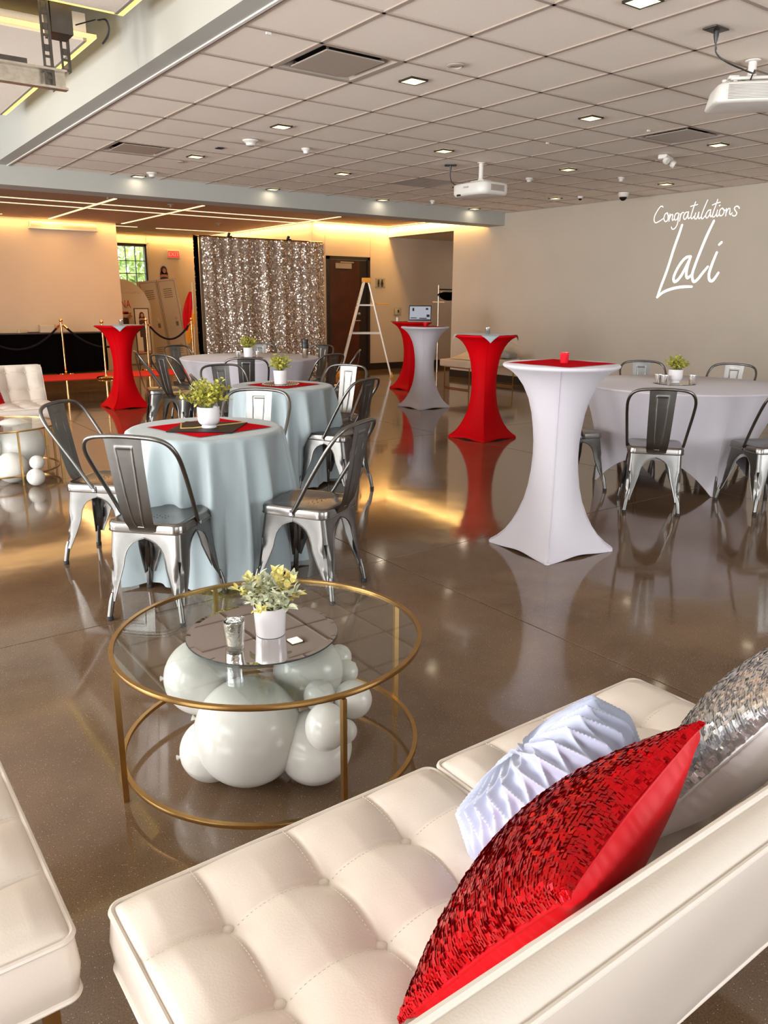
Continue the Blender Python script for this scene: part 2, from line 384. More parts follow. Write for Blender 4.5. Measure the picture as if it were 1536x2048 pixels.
wall('wall_left', (-3.72, 7.8, 0.15), (0.15, 22, 0.3))
wall('wall_left', (-3.72, 14.2, 1.5), (0.15, 9.2, 2.4))
for y in (-1.9, 2.4, 6.0, 9.4):
    wall('wall_left', (-3.72, y, 1.5), (0.15, 0.9 if y > 0 else 2.0, 2.4))
wall('wall_corridor', (13.1, 12.2, 1.45), (0.15, 2.5, 2.9), 'warmwall')
wall('wall_corridor', (11.6, 11.32, 1.45), (3.1, 0.15, 2.9), 'warmwall')
# ceilings
ce = struct(MB().box(((2.16+XR)/2+0.05, 3.5, CZ+0.10), (XR-2.16+0.2, 13.2, 0.04)).build('ceiling', 'dark'))
fc = struct(MB().box((4.3, 14.7, FZ+0.05), (16.0, 8.4, 0.1)).build('ceiling_far', 'farceil'))
struct(MB().box((11.6, 12.35, 2.665), (3.2, 2.2, 0.1)).build('ceiling_corridor', 'warmwall'))
struct(MB().box((-0.75, 3.6, 4.05), (6.1, 13.6, 0.1)).build('ceiling_high', 'beam'))
# beams
bf = struct(MB().box((3.15, 10.3, 2.615+0.72), (13.5, 0.4, 1.44)).build('beam_far', 'beam'))
struct(MB().box((2.095, 3.5, 3.44), (0.13, 13.2, 1.24)).build('beam_near', 'beam'))
struct(MB().box((2.167, 3.5, CZ+0.006), (0.02, 13.2, 0.03)).build('trim_2', 'trim'))
MB().box((2.2, 3.5, CZ+0.004), (0.012, 13.2, 0.012)).build('trim_3', 'tbar')['kind'] = 'structure'
# baseboards
struct(MB().box((XR-0.008, 4.2, 0.065), (0.016, 14.4, 0.13)).build('baseboard_right', 'base'))
struct(MB().box((11.2, 13.392, 0.065), (3.56, 0.016, 0.13)).build('baseboard_far', 'base'))
struct(MB().box((8.24, 13.392, 0.065), (0.28, 0.016, 0.13)).build('baseboard_far', 'base'))
struct(MB().box((8.092, 16.1, 0.065), (0.016, 5.2, 0.13)).build('baseboard_step', 'base'))

# ceiling tiles and grid (parts of the ceiling)
SKIP = {(0, 1), (6, 1), (0, 7), (6, 7)}
tile_me = None
for i in range(-1, 12):
    for j in range(-6, 11):
        if (i, j) in SKIP: continue
        x0 = GX+i*GP; y0 = GY+j*GP
        x1 = min(x0+GP, XR); y1 = min(y0+GP, 10.1); x0 = max(x0, 2.205)
        full = (x1-x0 > GP-0.01 and y1-y0 > GP-0.01)
        if full and tile_me is not None:
            o = bpy.data.objects.new('tile', tile_me); COL.objects.link(o); o.parent = ce
            o.location = ((x0+x1)/2, (y0+y1)/2, CZ+0.014); continue
        t = MB().box((0, 0, 0), (x1-x0-0.018, y1-y0-0.018, 0.014)).build('tile', 'tile', ce)
        t.location = ((x0+x1)/2, (y0+y1)/2, CZ+0.014)
        if full: tile_me = t.data
for i in range(0, 12):
    MB().box((GX+i*GP, 3.5, CZ+0.004), (0.024, 13.2, 0.008)).box((GX+i*GP, 3.5, CZ+0.022), (0.006, 13.2, 0.03)).build('ceiling_runner', 'tbar', ce)
for j in range(-6, 11):
    MB().box(((2.2+XR)/2, GY+j*GP, CZ+0.0035), (XR-2.2, 0.024, 0.007)).build('ceiling_runner', 'tbar', ce)
struct(MB().box((XR-0.012, 3.5, CZ+0.002), (0.024, 13.2, 0.02)).build('trim_4', 'tbar'))

# downlights
lt = None
names = ['first', 'second', 'third', 'fourth']
for i, j in LAMPS:
    x, y = lamp_xy(i, j)
    side = {1: 'nearest the long soffit', 4: 'in the second line from the soffit', 7: 'in the third line from the soffit', 10: 'in the line nearest the lettered wall'}[i]
    row = {-5: 'behind the viewer', -2: 'nearest the viewer', 1: 'second from the viewer', 4: 'third from the viewer', 7: 'fourth from the viewer', 10: 'against the far beam'}[j]
    lab = f'square recessed ceiling light {side}, {row}'
    if lt is None:
        lt = thing('ceiling_light', lab, 'ceiling light', (x, y, CZ), group='recessed square ceiling lights')
        f = MB()
        for dx, dy, sx, sy in ((0.0675, 0, 0.009, 0.144), (-0.0675, 0, 0.009, 0.144), (0, 0.0675, 0.144, 0.009), (0, -0.0675, 0.144, 0.009)):
            f.box((dx, dy, -0.002), (sx, sy, 0.012))
        f.build('frame', 'doorframe', lt)
        MB().box((0, 0, -0.003), (0.127, 0.127, 0.006)).build('lens', 'lamp', lt)
    else:
        dup(lt, (x, y, CZ), 0, lab)

# air diffusers
def diffuser(i, j, lab):
    x, y = GX+(i+.5)*GP, GY+(j+.5)*GP
    t = thing('air_diffuser', lab, 'air vent', (x, y, CZ), group='square ceiling air diffusers')
    f = MB(); o_, n_ = 0.293, 0.215
    f.loops([[(-o_, -o_, 0), (o_, -o_, 0), (o_, o_, 0), (-o_, o_, 0)], [(-o_+.02, -o_+.02, 0.002), (o_-.02, -o_+.02, 0.002), (o_-.02, o_-.02, 0.002), (-o_+.02, o_-.02, 0.002)], [(-.245, -.245, .045), (.245, -.245, .045), (.245, .245, .045), (-.245, .245, .045)]])
    f.build('frame', 'vent', t)
    MB().box((0, 0, .07), (.5, .5, .01)).build('duct_back', 'dark', t)
    MB().rbox((0, 0, 0.004), (.43, .43, .008), .003, seg=1).build('plaque', 'vent', t)
    h = MB()
    for a, b in ((.2, .2), (-.2, .2), (.2, -.2), (-.2, -.2)): h.box((a, b, .036), (.012, .012, .06))
    h.build('hanger', 'galv', t)
diffuser(0, 1, 'large square air diffuser plaque beside the near end of the soffit')
diffuser(0, 7, 'square air diffuser plaque beside the soffit near the far beam')
diffuser(6, 1, 'square air diffuser plaque between the projector and the lettered wall')
t = thing('return_vent', 'flat darker return grille in the ceiling behind the middle projector', 'air vent', (GX+6.5*GP, GY+7.5*GP, CZ))
MB().box((0, 0, .01), (.59, .59, .01)).build('backing', 'farceil', t)
m_ = MB()
for k in range(14): m_.box((0, -.26+k*.04, .003), (.56, .012, .006))
m_.build('grille', 'tbar', t)

# far room: led strips set in the ceiling
def strip(a, b, lab, wd=0.05):
    a, b = Vector(a), Vector(b); c = (a+b)/2; d = b-a
    t = thing('led_strip', lab, 'ceiling light', (c.x, c.y, FZ), group='linear lights in the brown ceiling')
    sx, sy = (d.length, wd) if abs(d.x) > abs(d.y) else (wd, d.length)
    MB().box((0, 0, -0.0045), (sx, sy, 0.008)).build('diffuser', 'led', t)
    MB().box((0, (wd/2+.008) if sx > sy else 0, -0.0055) if sx > sy else (wd/2+.008, 0, -0.0055), (sx, .014, .01) if sx > sy else (.014, sy, .01)).build('channel', 'doorframe', t)
strip((-3, 13.15), (8.05, 13.15), 'long linear light parallel to the beam, the one nearer the beam')
strip((-3, 13.85), (8.05, 13.85), 'long linear light parallel to the beam, the one farther from the beam')
strip((4.10, 12.3), (4.05, 16.1), 'linear light running toward the wall above the screen housing')
strip((5.46, 12.3), (5.46, 16.2), 'linear light running toward the corner of the wall block')
strip((8.06, 12.35), (8.06, 18.6), 'linear light above the wall behind the sequin curtain')
strip((1.0, 15.75), (3.2, 15.75), 'short linear light at the left edge near the screen housing')
strip((4.6, 16.75), (5.95, 16.75), 'short linear light beside the corner of the wall block')
strip((6.35, 16.75), (8.0, 16.75), 'short linear light in front of the window wall')
strip((8.1, 13.36), (9.88, 13.36), 'linear light along the top of the wall with the door', .03)
strip((9.87, 12.2), (9.87, 13.36), 'short linear light above the dark opening', .03)
for x, y, lab in ((3.9, 12.1, 'small white sprinkler in the brown ceiling beside the left linear light'), (5.0, 12.5, 'small sprinkler between the two crossing linear lights'), (6.9, 14.9, 'tiny sensor disc in the brown ceiling above the lockers')):
    tag(MB().lathe([(.05, 0), (.045, -.012), (.02, -.016), (.018, -.04), (.006, -.045)], 16, (x, y, FZ)).build('sprinkler', 'grey'), lab, 'sprinkler')

# hung ceiling panels with light troughs on the left
for (y0, y1, lab) in ((2.2, 5.2, 'hung white ceiling panel with glowing yellow edge, the nearer one'), (5.72, 8.47, 'hung white ceiling panel with glowing yellow edge, behind the door track')):
    t = thing('ceiling_panel', lab, 'ceiling panel', (0, 0, 0), group='hung ceiling panels on the left')
    x1 = 1.87; x0 = -1.6; z = 3.0
    MB().box(((x0+x1)/2, (y0+y1)/2, z+.09), (x1-x0-.12, y1-y0-.12, .16)).build('panel', 'tile', t)
    MB().box((x1-.03, (y0+y1)/2, z+.03), (.03, y1-y0, .02)).build('led_edge', 'ledyellow', t)
    for yy in (y0+.015, y1-.015): MB().box(((x0+x1)/2-.02, yy, z+.03), (x1-x0, .03, .02)).build('led_edge', 'ledyellow', t)
    MB().box((x1-.075, (y0+y1)/2, z+.03), (.02, y1-y0-.1, .05)).build('panel_rim', 'grey', t)
    m_ = MB()
    for xx in (x0+.4, x1-.5):
        for yy in (y0+.4, y1-.4): m_.tube([(xx, yy, z+.15), (xx, yy, 4.0)], .006, 6)
    m_.build('hanging_rod', 'galv', t)
# overhead door track
trk = t = thing('door_track', 'galvanised overhead door track with perforated hanging angles', 'door track')
m_ = MB(); m_.box((-.0, 5.26, 2.62), (3.0, .012, .10)).box((-.0, 5.235, 2.575), (3.0, .06, .012)).box((-.0, 5.235, 2.67), (3.0, .06, .012)); m_.build('track_rail', 'galv', t)
m_ = MB().box((.55, 5.3, 2.705), (1.5, .05, .03)); m_.build('track_cover', 'darksteel', t)
def angle(x, y, lo, hi):
    m_ = MB(); wv = .055
    for k in range(int((hi-lo)/.055)):
        z = lo+k*.055
        for dx in (-.0205, .0205): m_.box((x+dx, y, z+.0275), (.014, .004, .055))
        m_.box((x, y, z+.007), (.03, .004, .014))
        m_.box((x, y, z+.044), (.03, .004, .022)) if k % 2 else None
    m_.box((x+.028, y+.03, (lo+hi)/2), (.004, .06, hi-lo))
    return m_
angle(1.40, 5.21, 2.56, 3.5).build('hanging_angle', 'darksteel', t)
angle(1.56, 5.42, 2.72, 3.5).build('hanging_angle', 'darksteel', t)
MB().box((1.50, 5.30, 2.98), (.12, .16, .22)).build('bracket_plate', 'darksteel', t)
m_ = MB(); m_.box((.2, 4.6, 2.56), (.06, 3.6, .05)).box((.27, 4.6, 2.60), (.02, 3.6, .1)); m_.build('operator_rail', 'galv', t)
tag(MB().box((-.2, 5.46, 3.22), (3.4, .42, .30)).build('steel_lintel', 'darksteel'), 'dark steel box beam between the two hung ceiling panels', 'steel beam')
tag(MB().rbox((.78, 5.25, 2.735), (.17, .05, .03), .006).build('spring_clip', 'black'), 'small black clip lying on the galvanised door track', 'clip')
(MB().tube([(1.74, 5.3, 3.0), (1.79, 5.32, 3.02), (1.81, 5.33, 2.98), (1.80, 5.34, 2.93), (1.77, 5.35, 2.89)], .004, 6, smooth=5).tube([(1.73, 5.3, 3.0), (1.78, 5.3, 3.01), (1.80, 5.31, 2.97), (1.79, 5.32, 2.93), (1.76, 5.33, 2.885)], .004, 6, smooth=5).tube([(1.60, 5.3, 2.95), (1.72, 5.3, 3.0)], .004, 6).build('loose_wire', 'black', trk))

# door in the far wall
dr = struct(thing('door_1', None, None, (8.91, 13.4, 0)))
m_ = MB().box((-.475, -.02, 1.105), (.06, .06, 2.21)).box((.475, -.02, 1.105), (.06, .06, 2.21)).box((0, -.02, 2.18), (1.01, .06, .06)); m_.build('door_frame', 'doorframe', dr)
MB().box((-.09, -.006, 1.07), (.71, .03, 2.14)).build('door_leaf', 'door', dr)
MB().box((.355, -.004, 1.07), (.18, .03, 2.14)).build('side_panel', 'doorframe', dr)
MB().box((-.13, -.05, 2.03), (.34, .06, .10)).box((-.05, -.06, 2.10), (.30, .02, .02)).build('door_closer', 'locker', dr)
MB().lathe([(.03, 0), (.03, .02), (.012, .03), (.012, .05)], 12).build('door_lock', 'galv', dr).matrix_basis = Matrix.Translation((.25, -.02, 1.12)) @ Matrix.Rotation(PI/2, 4, 'X')
h = MB().tube([(.25, -.02, .99), (.25, -.07, .99), (.13, -.075, .985)], .011, 8).lathe([(.028, 0), (.028, .01)], 12, (.25, -.01, .98)).build('door_handle', 'galv', dr)

# window
wn = struct(thing('window_1', None, None, (6.46, 18.7, 0)))
m_ = MB().box((-.36, .05, 1.76), (.04, .10, 1.72)).box((.345, .05, 1.76), (.06, .10, 1.72)).box((0, .05, 2.585), (.74, .1, .06)).box((0, .05, .92), (.74, .1, .04)); m_.build('window_frame', 'doorframe', wn)
m_ = MB()
for x in (-.125, .10): m_.box((x, .05, 1.74), (.016, .03, 1.66))
for z in (1.12, 1.40, 1.68, 1.955, 2.238): m_.box((0, .05, z), (.70, .03, .016))
m_.build('muntin', 'doorframe', wn)
MB().box((0, .06, 1.74), (.70, .004, 1.66)).build('window_glass', 'glass', wn)
m_ = MB().box((.395, -.005, 1.76), (.035, .03, 1.76)).box((0, -.005, 2.635), (.83, .03, .035)).build('window_casing', 'wall', wn)
# trees outside the window
m_ = MB()
rr = random.Random(5)
for k in range(5200):
    c = Vector((rr.uniform(5.6, 10.4), 20.6+rr.random()**2*1.6, rr.uniform(-.08, 4.8)))
    a = Euler((rr.uniform(0, 6), rr.uniform(0, 6), rr.uniform(0, 6))).to_matrix(); s_ = rr.uniform(.09, .17)
    m_.add([c+a@Vector(p)*s_ for p in ((-1, 0, 0), (0, -.5, .1), (1, 0, 0), (0, .5, .1))], [(0, 1, 2, 3)])
tag(m_.build('tree', 'hedge'), 'sunlit green foliage outside the window', 'tree', kind='stuff')
struct(MB().box((8, 22, -.15), (16, 6, .1)).build('ground', 'hedge'))
# ================================================================ CHAIRS
def rsq(hx, hy, r, z, n=12):
    P = []
    for cx, cy, a0 in ((hx-r, hy-r, 0), (-hx+r, hy-r, PI/2), (-hx+r, -hy+r, PI), (hx-r, -hy+r, 3*PI/2)):
        for k in range(n): a = a0+PI/2*k/(n-1); P.append((cx+r*math.cos(a), cy+r*math.sin(a), z))
    return P
def leg_mb(sx, sy):
    m = MB(); top = (.165, .165); foot = (.212, .205) if sx > 0 else (.215, .180)
    zs = [.408, .395, .382, .374, .36, .34, .315, .285, .25, .215, .18, .145, .115, .09]
    L = []; E1 = []; E2 = []
    for z in zs:
        t = ((.408-z)/.408)
        cx = top[0]+(foot[0]-top[0])*t; cy = top[1]+(foot[1]-top[1])*t
        def arm(c):
            if z >= .378: return c
            if z > .265: return c-.098*math.sqrt(max(0, 1-((z-.265)/.113)**2))
            q = min(1, (.265-z)/.175); return (c-.098)*(1-q)**1.15+.030*(1-(1-q)**1.15)
        wx, wy = arm(cx), arm(cy); rc = min(.026, wx*.6)
        g = .024*max(0, math.sin(PI*min(1, max(0, (.275-z)/.175))))**.6 if z < .275 else 0
        pts = [(-wx, 0), (-(wx+rc)/2, .001), (-rc, 0), (-rc*.62, -rc*.08-g*.6), (-rc*.3-g, -rc*.3-g), (-rc*.08-g*.6, -rc*.62), (0, -rc), (.001, -(wy+rc)/2), (0, -wy)]
        row = [((cx+a)*sx, (cy+b)*sy, z) for a, b in pts]
        L.append(row); E1.append(row[0]); E2.append(row[-1])
    m.loops(L, closed=False)
    m.tube(E1[2:], .0035, 5); m.tube(E2[2:], .0035, 5)
    a = Vector(((foot[0]-.021)*sx, (foot[1]-.021)*sy, .125)); b = Vector(((foot[0]-.006)*sx, (foot[1]-.006)*sy, .016))
    m.tube([a, a.lerp(b, .35), b], .0125, 10, rs=[.007, .0135, .0125])
    return m, b
def make_chair(lab, loc, rz):
    t = thing('metal_chair', lab, 'chair', loc, rz, 'galvanised metal cafe chairs')
    m = MB(); hx = .178
    m.loops([rsq(hx, hx, .05, .404), rsq(hx, hx, .05, .440), rsq(hx-.004, hx-.004, .05, .449), rsq(hx-.014, hx-.014, .045, .453), rsq(hx-.030, hx-.030, .04, .450), rsq(hx-.045, hx-.045, .035, .446)], cap1=True)
    m.tube([Vector(p) for p in rsq(hx+.001, hx+.001, .05, .408, 8)], .003, 5, closed=True)
    st = m.build('seat', 'steelseat', t, 50)
    m = MB()
    for k in range(6):
        for q in range(2): m.lathe([(.0035, 0), (.0035, .0012)], 8, (-.06+q*.028+(k % 2)*.01, -.05+k*.02, .4452))
    m.build('seat_hole', 'dark', st)
    for sx in (1, -1):
        for sy in (1, -1):
            lm, b = leg_mb(sx, sy); lg = lm.build('leg', 'steel', t, 50)
            MB().lathe([(.0125, .0), (.015, .003), (.0145, .018), (.0125, .02)], 10, (b.x, b.y, 0)).build('rubber_foot', 'rubber', lg)
    m = MB(); m.tube([(.15, .15, .385), (-.15, -.15, .385)], .005, 6).tube([(.15, -.15, .378), (-.15, .15, .378)], .005, 6); m.build('brace', 'darksteel', t)
    # hoop
    half = [(-.005, .181, .425), (-.03, .185, .46), (-.10, .197, .575), (-.175, .208, .69), (-.225, .208, .765), (-.257, .185, .815), (-.275, .14, .838), (-.285, .07, .846)]
    pts = [Vector(p) for p in half]+[Vector((-.287, 0, .848))]+[Vector((x, -y, z)) for x, y, z in reversed(half)]
    m = MB().tube(pts, .0098, 10, smooth=4)
    for sy in (1, -1):
        m.box((-.005, sy*.181, .425), (.022, .006, .03))
    m.build('backrest_hoop', 'steel', t, 60)
    m = MB()
    for sy in (1, -1): m.lathe([(.009, 0), (.008, .006), (.004, .008)], 10)
    b1 = MB()
    for sy in (1, -1):
        b1.tube([(-.005, sy*.178, .422), (-.005, sy*.192, .422)], .008, 8)
    b1.build('bolt', 'chrome', t)
    # splat with pressed trapezoid
    path = catmull([Vector(p) for p in ((-.286, 0, .843), (-.272, 0, .76), (-.245, 0, .62), (-.222, 0, .52), (-.205, 0, .465), (-.183, 0, .432), (-.176, 0, .405))], 8)[0]
    def fn(u, v):
        k = v*(len(path)-1); i = min(int(k), len(path)-2); p = path[i].lerp(path[i+1], k-i)
        wv = .084+(.060-.084)*v; y = (u*2-1)*wv
        a, b = .10, .80; hw = .037+(.017-.037)*((v-a)/(b-a)); L_ = .43
        dx = abs(y)-hw; dv = max(a-v, v-b)*L_
        d = max(dx, dv); bump = .0042*math.exp(-(d/.0032)**2)
        nn = Vector((-.97, 0, -.24)); return p+Vector((0, y, 0))+nn*(bump*.8+.002*(1-(2*u-1)**2))
    m = MB().grid(fn, 56, 90); m.build('splat', 'steel', t, 60)
    return t
b1, b2, wbk, wrt = (1.59, 3.70), (2.90, 5.27), (4.05, 8.08), (5.58, 3.64)
CHAIRS = [  # hoop top x, y, table centre, label, yaw tweak
    (.991, 3.152, b1, 'metal cafe chair nearest the gold coffee table, its back to the viewer', 0),
    (1.05, 4.42, b1, 'metal cafe chair left of the front pale blue table, seen from behind', 8),
    (2.03, 2.93, b1, 'metal cafe chair right of the front pale blue table, seen from the side', 0),
    (2.26, 4.40, b1, 'metal cafe chair with bright backplate between the two pale blue tables', 0),
    (2.26, 5.47, b2, 'metal cafe chair behind the front plant, left of the second pale blue table', 0),
    (2.87, 6.30, b2, 'dark-backed metal cafe chair behind the second pale blue table on its left', 0),
    (3.396, 6.86, wbk, 'dark-backed metal cafe chair at the near side of the far white table', 0),
    (2.933, 7.72, wbk, 'metal cafe chair with blue-grey backplate at the left end of the far white table', 0),
    (2.96, 8.36, wbk, 'metal cafe chair beside the left red cocktail table, seen from the side', 0),
    (3.67, 9.15, wbk, 'metal cafe chair at the far left of the far white table, before the rope', 0),
    (4.70, 9.10, wbk, 'metal cafe chair behind the far white table in front of the sequins, hoop top showing', 0),
    (5.14, 8.40, wbk, 'metal cafe chair with pale backplate right of the travel mug', 0),
    (4.40, 6.93, wbk, 'dark metal cafe chair at the right of the far white table near the curtain edge', 0),
    (5.02, 7.33, wbk, 'metal cafe chair seen edge-on in front of the ladder foot', 0),
    (3.79, 5.69, b2, 'metal cafe chair with bright white backplate right of the second pale blue table', 0),
    (3.22, 4.57, b2, 'metal cafe chair at the near right of the second pale blue table, dark inner back', 0),
    (4.40, 2.99, wrt, 'metal cafe chair at the near side of the right white table, back to viewer', 10),
    (6.352, 4.575, wrt, 'metal cafe chair behind the right white table, left of the plant', 0),
    (6.758, 3.899, wrt, 'metal cafe chair behind the right white table, right of the plant', 0),
    (5.155, 2.49, wrt, 'metal cafe chair at the right picture edge, seat in front of the right white table', -6),
    (6.15, 2.45, wrt, 'dark metal cafe chair partly hidden at the right picture edge behind another chair', 0),
    (4.33, 3.98, wrt, 'metal cafe chair hidden behind the near white cocktail table, leg showing', 0),
]
proto = None; CC = []
for hx_, hy_, c, lab, tw in CHAIRS:
    a = math.atan2(c[1]-hy_, c[0]-hx_)+math.radians(tw)
    x, y = hx_+.29*math.cos(a), hy_+.29*math.sin(a)
    dd = math.hypot(x-c[0], y-c[1])
    if c in (wbk, wrt) and dd < .95: x, y = c[0]+(x-c[0])*.95/dd, c[1]+(y-c[1])*.95/dd
    CC.append((x, y, a, c))
    if proto is None: proto = make_chair(lab, (x, y, 0), a)
    else: dup(proto, (x, y, 0), a, lab)

# ================================================================ TABLES
def cocktail(loc, rz, m, lab, group):
    t = thing('cocktail_table', lab, 'cocktail table', loc, rz, group)
    prof = [(0, .355, 1), (.012, .354, 1), (.026, .342, .98), (.05, .305, .93), (.09, .262, .82), (.14, .226, .68), (.20, .194, .54), (.28, .162, .40), (.36, .142, .3), (.45, .129, .22), (.54, .123, .16), (.62, .124, .12), (.69, .130, .08), (.78, .143, .05), (.86, .164, .03), (.93, .196, .01), (.98, .232, 0), (1.01, .266, 0), (1.026, .292, 0), (1.034, .309, 0), (1.040, .316, 0), (1.048, .318, 0), (1.055, .312, 0)]
    n = 96; L = []
    for z, R, s in prof:
        row = []
        for i in range(n):
            a = 2*PI*i/n; rs_ = R/(abs(math.cos(a))+abs(math.sin(a)))*(1-.05*abs(math.sin(2*a))); r = R*(1-s)+rs_*s
            zz = z+.014*(math.sin(2*a)**2)*max(0, 1-z/.14)**2
            if z < .03: r = min(r, R)
            row.append((r*math.cos(a), r*math.sin(a), zz))
        L.append(row)
    MB().loops(L, cap1=True).build('spandex_cover', m, t, 60)
    # sewn seams over the corners
    for k in range(4):
        a = k*PI/2+.02
        P = [((R+.0015)*math.cos(a), (R+.0015)*math.sin(a), z) for z, R, s in prof[1:-2]]
        MB().tube(P, .0018, 5).build('seam', m, t)
    for k in range(4):
        a = k*PI/2; MB().lathe([(.018, .0), (.02, .004), (.018, .012)], 12, (.335*math.cos(a), .335*math.sin(a), 0)).build('foot_pocket', m, t)
    m_ = MB().tube([(0, 0, .03), (0, 0, 1.0)], .03, 12).box((0, 0, .03), (.5, .04, .02)).box((0, 0, .03), (.04, .5, .02)); m_.build('table_post', 'darksteel', t)
    return t
R40 = math.radians
hbA = cocktail((3.364, 2.945, 0), R40(40), 'spandex', 'large white spandex cocktail table in the middle foreground', 'white cocktail tables')
hbB = cocktail((6.677, 8.211, 0), R40(43), 'spandex', 'farther white spandex cocktail table beside the ladder', 'white cocktail tables')
hbC = cocktail((5.646, 5.963, 0), R40(50), 'redspandex', 'red spandex cocktail table right of centre with pale blue topper', 'red cocktail tables')
hbD = cocktail((3.381, 10.444, 0), R40(46), 'redspandex', 'red spandex cocktail table at the left before the black counter', 'red cocktail tables')
hbE = cocktail((7.936, 10.094, 0), R40(44), 'redspandex', 'red spandex cocktail table holding the laptop, behind a white one', 'red cocktail tables')
def topper(c, z, s, rz, m, lab, drop=None, th_=.002):
    """square cloth overlay; corners listed in drop hang over a round edge of radius drop[1]"""
    N = 40; R = drop if drop else 9
    def fn(u, v):
        x, y = (u-.5)*s, (v-.5)*s; r = math.hypot(x, y)
        zz = .0015+.0008*math.sin(x*37)*math.sin(y*31)
        if r > R:
            e = r-R; k = min(e, .03); q = (R+k*.5+max(0, e-.03)*.12)/r; x, y = x*q, y*q; zz -= max(0, e-.006)*.92
        return (x, y, zz+th_)
    def fb(u, v):
        p = fn(u, v); return (p[0], p[1], p[2]-.0012)
    m_ = MB().grid(fn, N, N)
    o = m_.build('table_topper', m, None, 60); o.location = (c[0], c[1], z); o.rotation_euler = (0, 0, rz)
    tag(o, lab, 'table cloth'); return o
topper((3.364, 2.945), 1.055, .43, R40(5), 'rednapkin', 'red square topper on the large white cocktail table')
topper((6.677, 8.211), 1.055, .43, R40(4), 'rednapkin', 'red square topper on the farther white cocktail table')
topper((5.646, 5.963), 1.055, .56, R40(10), 'bluecloth', 'pale blue square topper on the right red cocktail table, corner hanging', .312)
topper((3.381, 10.444), 1.055, .56, R40(27), 'bluecloth', 'pale blue square topper on the left red cocktail table, corner hanging', .312)
# white round tables
def round_spandex(c, rz, lab):
    t = thing('banquet_table', lab, 'table', (*c, 0), rz, 'round tables in fitted white covers')
    n = 160; L = []
    prof = [(0, 0), (.01, .01), (.05, .05), (.12, .12), (.22, .22), (.34, .34), (.46, .46), (.58, .58), (.68, .68), (.725, .725), (.742, .742)]
    for z0, _ in prof:
        row = []; tt = z0/.742
        for i in range(n):
            a = 2*PI*i/n; q = abs(math.sin(2*a)); e = q**1.0
            q2 = max(0, (q-.07)/.93); hem = .225*(1-(1-q2)**1.8)
            z = hem+(.742-hem)*tt
            rf = .665+(.765-.665)*tt-.045*math.sin(PI*tt)         # along a foot line
            rb = .50+(.765-.50)*(tt**.8)-.02*math.sin(PI*tt)       # between feet
            m2 = e*(1-tt**1.6)
            r = rf*(1-m2)+rb*m2
            row.append((r*math.cos(a), r*math.sin(a), z))
        L.append(row)
    for r, z in ((.770, .750), (.770, .757), (.764, .762)): L.append([(r*math.cos(2*PI*i/n), r*math.sin(2*PI*i/n), z) for i in range(n)])
    MB().loops(L, cap1=True).build('spandex_cover', 'spandex', t, 60)
    for k in range(4):
        a = k*PI/2+PI/4*0+.0
        P = []
        for q in range(12):
            tt = q/11; rf = .665+.1*tt-.045*math.sin(PI*tt); P.append(((rf+.001)*math.cos(a), (rf+.001)*math.sin(a), .01+.74*tt))
        MB().tube(P, .0022, 5).build('seam', 'spandex', t)
        MB().tube([(.66*math.cos(a), .66*math.sin(a), .0), (.60*math.cos(a), .60*math.sin(a), .70)], .013, 8).build('leg', 'darksteel', t)
    return t
round_spandex(wrt, R40(151), 'round table in a fitted white cover at the right, plant and tray on top')
round_spandex(wbk, R40(20), 'round table in a fitted white cover at the back before the sequin curtain')
